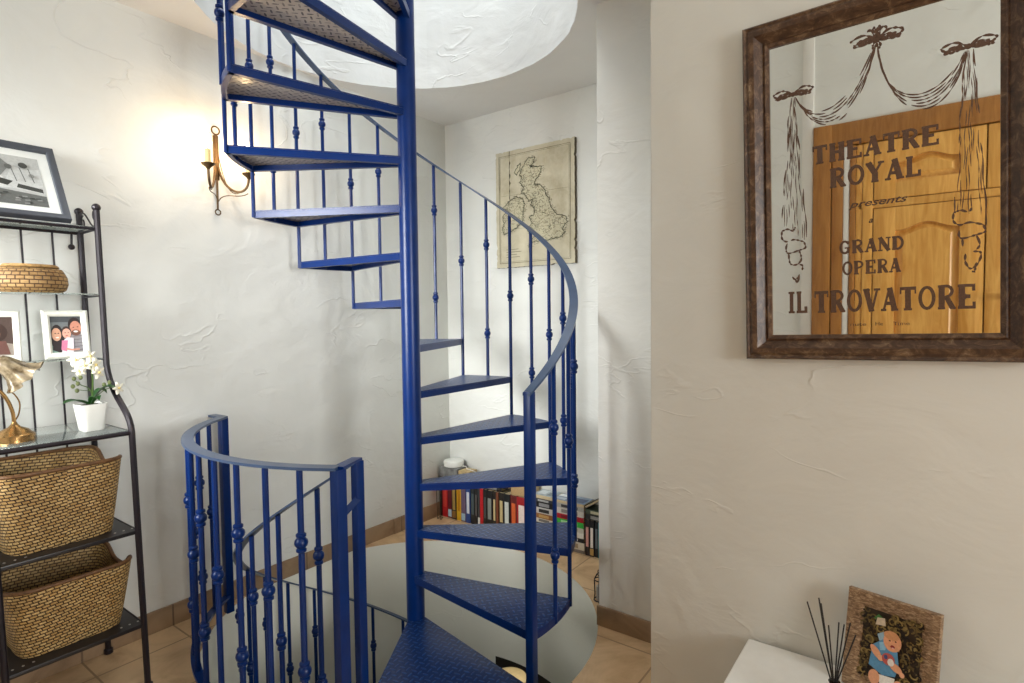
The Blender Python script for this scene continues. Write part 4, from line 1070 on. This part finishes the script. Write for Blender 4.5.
rowA = [
 (-.803, -.787, .262, (44, 30, 28), None, None, 'thin dark brown book at the far left end of the standing row'),
 (-.785, -.739, .266, (170, 28, 34), (196, 60, 52), None, 'thick red book, second from the left end of the standing row'),
 (-.737, -.702, .262, (92, 26, 34), None, (160, 182, 196), 'dark red book with a pale blue foot, right of the thick red one'),
 (-.700, -.661, .250, (24, 22, 22), (150, 124, 66), (126, 90, 40), 'black book with gold lettering, left of the yellow one'),
 (-.659, -.620, .250, (204, 160, 32), (176, 120, 22), None, 'yellow book, the only yellow spine in the row'),
 (-.618, -.580, .250, (98, 82, 104), None, (150, 176, 192), 'purple grey book with a pale foot, right of the yellow one'),
 (-.578, -.541, .250, (38, 66, 128), (206, 212, 220), None, 'blue book with a pale title panel'),
 (-.539, -.506, .246, (26, 32, 36), (70, 84, 88), None, 'black book just right of the blue one'),
 (-.504, -.482, .244, (28, 26, 28), (84, 80, 78), None, 'slim black book, second to the right of the blue one'),
 (-.480, -.461, .243, (52, 56, 58), None, (206, 204, 196), 'slim grey black book left of the narrow red one'),
 (-.459, -.434, .242, (178, 24, 34), None, None, 'narrow plain red book in the middle of the standing row'),
 (-.432, -.406, .242, (24, 24, 26), (70, 72, 74), None, 'black book touching the narrow red one on its right'),
 (-.404, -.359, .241, (22, 22, 24), (128, 134, 128), None, 'wide black book with a grey title panel'),
 (-.357, -.332, .241, (30, 26, 24), (190, 172, 126), None, 'black book with a cream title strip'),
 (-.330, -.313, .241, (112, 62, 40), None, None, 'thin plain brown book in the standing row'),
 (-.311, -.275, .242, (30, 24, 22), (190, 170, 122), None, 'black book with a beige panel, right of the thin brown one'),
 (-.273, -.224, .243, (20, 22, 24), (196, 200, 194), None, 'wide black book with white lettering'),
 (-.222, -.175, .243, (96, 30, 26), (202, 92, 44), None, 'dark red book with an orange flame-like panel'),
 (-.173, -.105, .243, (150, 26, 32), (222, 206, 196), None, 'thick red book with white lettering beside the newel post'),
 (-.103, -.062, .243, (38, 30, 30), None, None, 'plain dark book half behind the newel post'),
]
for x0, x1, h_, c, l1, l2, lb in rowA: book(x0, x1, 0, h_, YF+rb.uniform(-.002, .004), .105, c, lb, GA, 'standing', l1, l2)
GB_ = 'books lying on top of the standing row'
book(-.47, -.29, .2475, .270, 1.004, .105, (30, 28, 30), 'black book lying flat on the row, lower of two', GB_, 'lying', (130, 128, 124))
book(-.455, -.235, .271, .296, 1.0, .108, (22, 20, 22), 'black book lying flat on the row, upper of two', GB_, 'lying', (90, 92, 96))
book(-.215, -.075, .2475, .305, 1.0, .105, (176, 146, 104), 'thick tan book lying flat on the row beside the newel post', GB_, 'lying')
# magazines and the white puck at the left end
mg = thing('magazine_pile', 'grey pile of magazines lying on the left end of the book row', 'magazines', (-.725, 1.05, .268))
b = MB(); b.rbox((-.078, -.052, 0), (.078, .056, .066), .002); b.build('pages', plain('grey_magazine', (120, 120, 118), .5, var=.4, scale=30), mg)
b = MB(); b.rbox((-.079, -.054, .0662), (.079, .058, .068), .0008); b.build('cover', plain('grey_cover', (142, 142, 140), .4, var=.5, scale=22), mg)
dv = thing('round_device', 'white round plastic device on the grey magazine pile by the wall corner', 'device', (-.722, 1.052, .3365))
b = MB(); b.lathe([(.060, 0), (.066, .004), (.068, .03), (.064, .038), (.05, .041), (.001, .042)], n=32); b.build('casing', plain('white_plastic', (228, 228, 222), .35, var=.02), dv)
b = MB(); b.lathe([(.056, -.0), (.062, -.0002), (.062, .0035)], n=32); b.build('foot_ring', M_black, dv)
b = MB(); b.tube(spline([(.06, .0, .008), (.10, .01, .005), (.13, -.02, .004), (.17, -.03, .004), (.22, .0, -.02), (.26, .03, -.05)], 6), .0022, 6); b.build('cable', M_white, dv)
lf = thing('leaflets', 'small tan leaflets beside the white round device', 'leaflet', (-.588, 1.045, .252))
b = MB()
for i in range(3): b.rbox((-.05, -.045, .026*i), (.05-.008*i, .045, .026*i+.025), .001, Matrix.Rotation(.08*(i-1), 4, 'Z'))
b.build('paper', plain('tan_paper', (178, 156, 112), .7, var=.25, scale=40), lf)
# stacks
G1, G2, G3 = 'books in the left flat pile', 'books in the right flat pile', 'books standing at the right end'
z = .0
for t, c, l1, lb in ((.04, (92, 84, 78), None, 'brown grey book at the bottom of the pile beside the newel post'), (.042, (188, 180, 168), None, 'pale book, second from the bottom of the pile beside the newel post'), (.038, (60, 66, 78), None, 'slate book, third from the bottom of the pile beside the newel post'),
                    (.026, (214, 206, 190), (120, 116, 110), 'white book under the brown one in the pile beside the newel post'), (.028, (142, 92, 46), (190, 150, 90), 'brown orange book in the pile beside the newel post'), (.034, (196, 192, 186), (40, 38, 40), 'white book with a black title in the pile beside the newel post'),
                    (.034, (28, 28, 32), (150, 150, 152), 'black book near the top of the pile beside the newel post'), (.020, (60, 62, 66), (170, 170, 168), 'dark grey book topping the pile beside the newel post')):
    book(-.052+rb.uniform(0, .008), .082, z, z+t-.001, YF+rb.uniform(-.003, .003), .1, c, lb, G1, 'lying', l1); z += t
zt1 = z
z = .0
for t, c, l1, lb in ((.018, (120, 110, 100), None, 'grey brown book at the bottom of the right flat pile'), (.042, (206, 196, 176), (160, 140, 110), 'thick cream book low in the right flat pile'), (.025, (34, 32, 34), (226, 226, 222), 'black book with a white mark in the right flat pile'), (.029, (222, 218, 208), None, 'white book above the black one in the right flat pile'),
                    (.029, (206, 200, 188), (150, 140, 120), 'cream book just under the green one'), (.030, (60, 178, 70), (170, 220, 160), 'bright green book in the right flat pile'), (.028, (170, 24, 40), (120, 16, 30), 'bright red book lying on the green one'),
                    (.034, (214, 210, 200), (140, 136, 130), 'white book lying on the bright red one'), (.027, (180, 178, 172), (60, 60, 62), 'pale grey book near the top of the right flat pile')):
    book(.09, .288+rb.uniform(-.006, .002), z, z+t-.001, YF+rb.uniform(-.003, .003), .1, c, lb, G2, 'lying', l1); z += t
zt2 = z
def mag(x0, x1, yf, dep, z0, h_, c, lb, rot=(0, 0, 0), spots=()):
    r_ = thing('magazine', lb, 'magazine', ((x0+x1)/2, yf+dep/2, z0), 'magazines on the flat piles', rot)
    hw, hd = (x1-x0)/2, dep/2
    b = MB(); b.rbox((-hw, -hd, 0), (hw, hd, h_-.0012), .0015); b.build('pages', M_page, r_)
    b = MB(); b.rbox((-hw-.001, -hd-.001, h_-.001), (hw+.001, hd+.001, h_), .0004); b.build('cover', plain('magazine_cover', c, .3, var=.35, scale=26), r_)
    p_ = Print((-hw, -hd, h_), (1, 0, 0), (0, 1, 0))
    for (a0_, b0_, a1_, b1_, cc) in spots: p_.rect(2*hw*a0_, 2*hd*b0_, 2*hw*a1_, 2*hd*b1_, ink(*cc))
    p_.build('cover_print', r_)
mag(-.05, .085, YF-.004, .108, zt1+.0005, .022, (150, 160, 164), 'pale grey magazine on the pile beside the newel post', (0, 0, 0), ((.1, .2, .5, .8, (196, 204, 206)), (.6, .1, .9, .6, (112, 122, 126))))
mag(.07, .287, YF-.004, .112, zt2+.0005, .018, (120, 136, 156), 'blue grey magazine with white lettering on the right flat pile', (0, 0, 0), ((.05, .55, .5, .9, (226, 228, 228)), (.55, .1, .95, .7, (70, 84, 110)), (.1, .1, .4, .4, (176, 186, 196))))
for x0, x1, h_, c, l1, l2, lb in ((.293, .3195, .2, (30, 26, 30), (206, 150, 140), None, 'black and pink book standing against the right flat pile'), (.3215, .3475, .2, (26, 24, 26), (220, 214, 206), (176, 140, 80), 'black book with white and gold labels standing at the right end'),
                                 (.3495, .3715, .198, (24, 26, 30), (90, 100, 104), None, 'plain black book standing left of the teal one'), (.3735, .392, .196, (40, 128, 136), None, None, 'teal book standing at the right end of the floor books'), (.394, .425, .2, (60, 50, 46), None, None, 'dark book standing right of the teal one, mostly behind the pier')):
    book(x0, x1, 0, h_, YF+rb.uniform(-.003, .003), .1, c, lb, G3, 'standing', l1, l2)
book(.294, .425, .2015, .232, YF, .1, (34, 36, 38), 'dark book lying across the standing right-end books', G3, 'lying', (150, 150, 146))
book(.294, .425, .233, .258, YF, .1, (70, 80, 66), 'dull green book lying on top at the right end', G3, 'lying', (196, 190, 160))
b = MB(); r_ = thing('leaning_book', 'thin dark book leaning aslant on top of the right-end books', 'book', (.296, YF+.05, .260), None, (0, R(-32), 0))
b.rbox((0, -.052, 0), (.135, .052, .003), .001); b.rbox((0, -.052, .013), (.135, .052, .016), .001); b.rbox((0, -.052, 0), (.003, .052, .016), .001); b.build('cover', ink(44, 42, 44), r_)
b = MB(); b.box((.003, -.049, .003), (.132, .049, .013)); b.build('pages', M_page, r_)
# wire bookend at the left end
we = thing('wire_bookend', 'thin dark wire bookend at the left end of the floor books', 'bookend', (-.77, .96, 0))
b = MB()
for dx_ in (0, .028): b.tube([(dx_-.02, .02, .0025), (dx_, -.02, .0025), (dx_-.012, -.014, .12), (dx_-.02, -.008, .25)], .0022, 6)
b.tube([(-.02, .02, .0025), (.008, .02, .0025)], .0022, 6); b.tube([(-.02, -.008, .25), (.008, -.008, .25)], .0022, 6); b.build('wire_loop', plain('dark_green_wire', (58, 60, 44), .4, .5), we)
# wrought iron candle holder on the floor beside the pier
ch = thing('candle_holder', 'small black wrought iron candle holder on the floor beside the white pier', 'candle holder', (.596, .592, 0))
b = MB()
for k in range(4):
    a_ = PI/2*k+.4; c_, s_ = math.cos(a_), math.sin(a_)
    b.tube([(.026*c_, .026*s_, 0), (.022*c_, .022*s_, .03), (.024*c_, .024*s_, .10), (.012*c_, .012*s_, .125)], .003, 6)
for zq, r0 in ((.006, .026), (.10, .024), (.125, .012)): b.tube([(r0*math.cos(2*PI*i/16), r0*math.sin(2*PI*i/16), zq) for i in range(17)], .0028, 6, cap=False)
b.tube([(.009*math.cos(2*PI*i/12), 0, .136+.009*math.sin(2*PI*i/12)) for i in range(13)], .002, 6, cap=False)
b.build('iron_cage', M_black, ch)
b = MB(); b.lathe([(.001, .007), (.016, .008), (.016, .07), (.001, .072)], n=14); b.build('candle', plain('grey_candle', (150, 146, 138), .5), ch)

# downstairs, glimpsed through the stairwell doorway
so = thing('round_stool', 'cream round cushioned stool in the dark room below, seen through the stairwell', 'stool', (-1.46, 2.62, -2.65))
b = MB(); b.lathe([(.14, .36), (.165, .37), (.175, .40), (.165, .44), (.12, .455), (.001, .46)], n=28); b.build('cushion', plain('cream_fabric', (224, 206, 160), .8), so)
for k in range(4):
    b = MB(); a_ = PI/2*k+.5; b.tube([(.15*math.cos(a_), .15*math.sin(a_), 0), (.11*math.cos(a_), .11*math.sin(a_), .365)], [.010, .014], 8); b.build('leg', M_black, so)
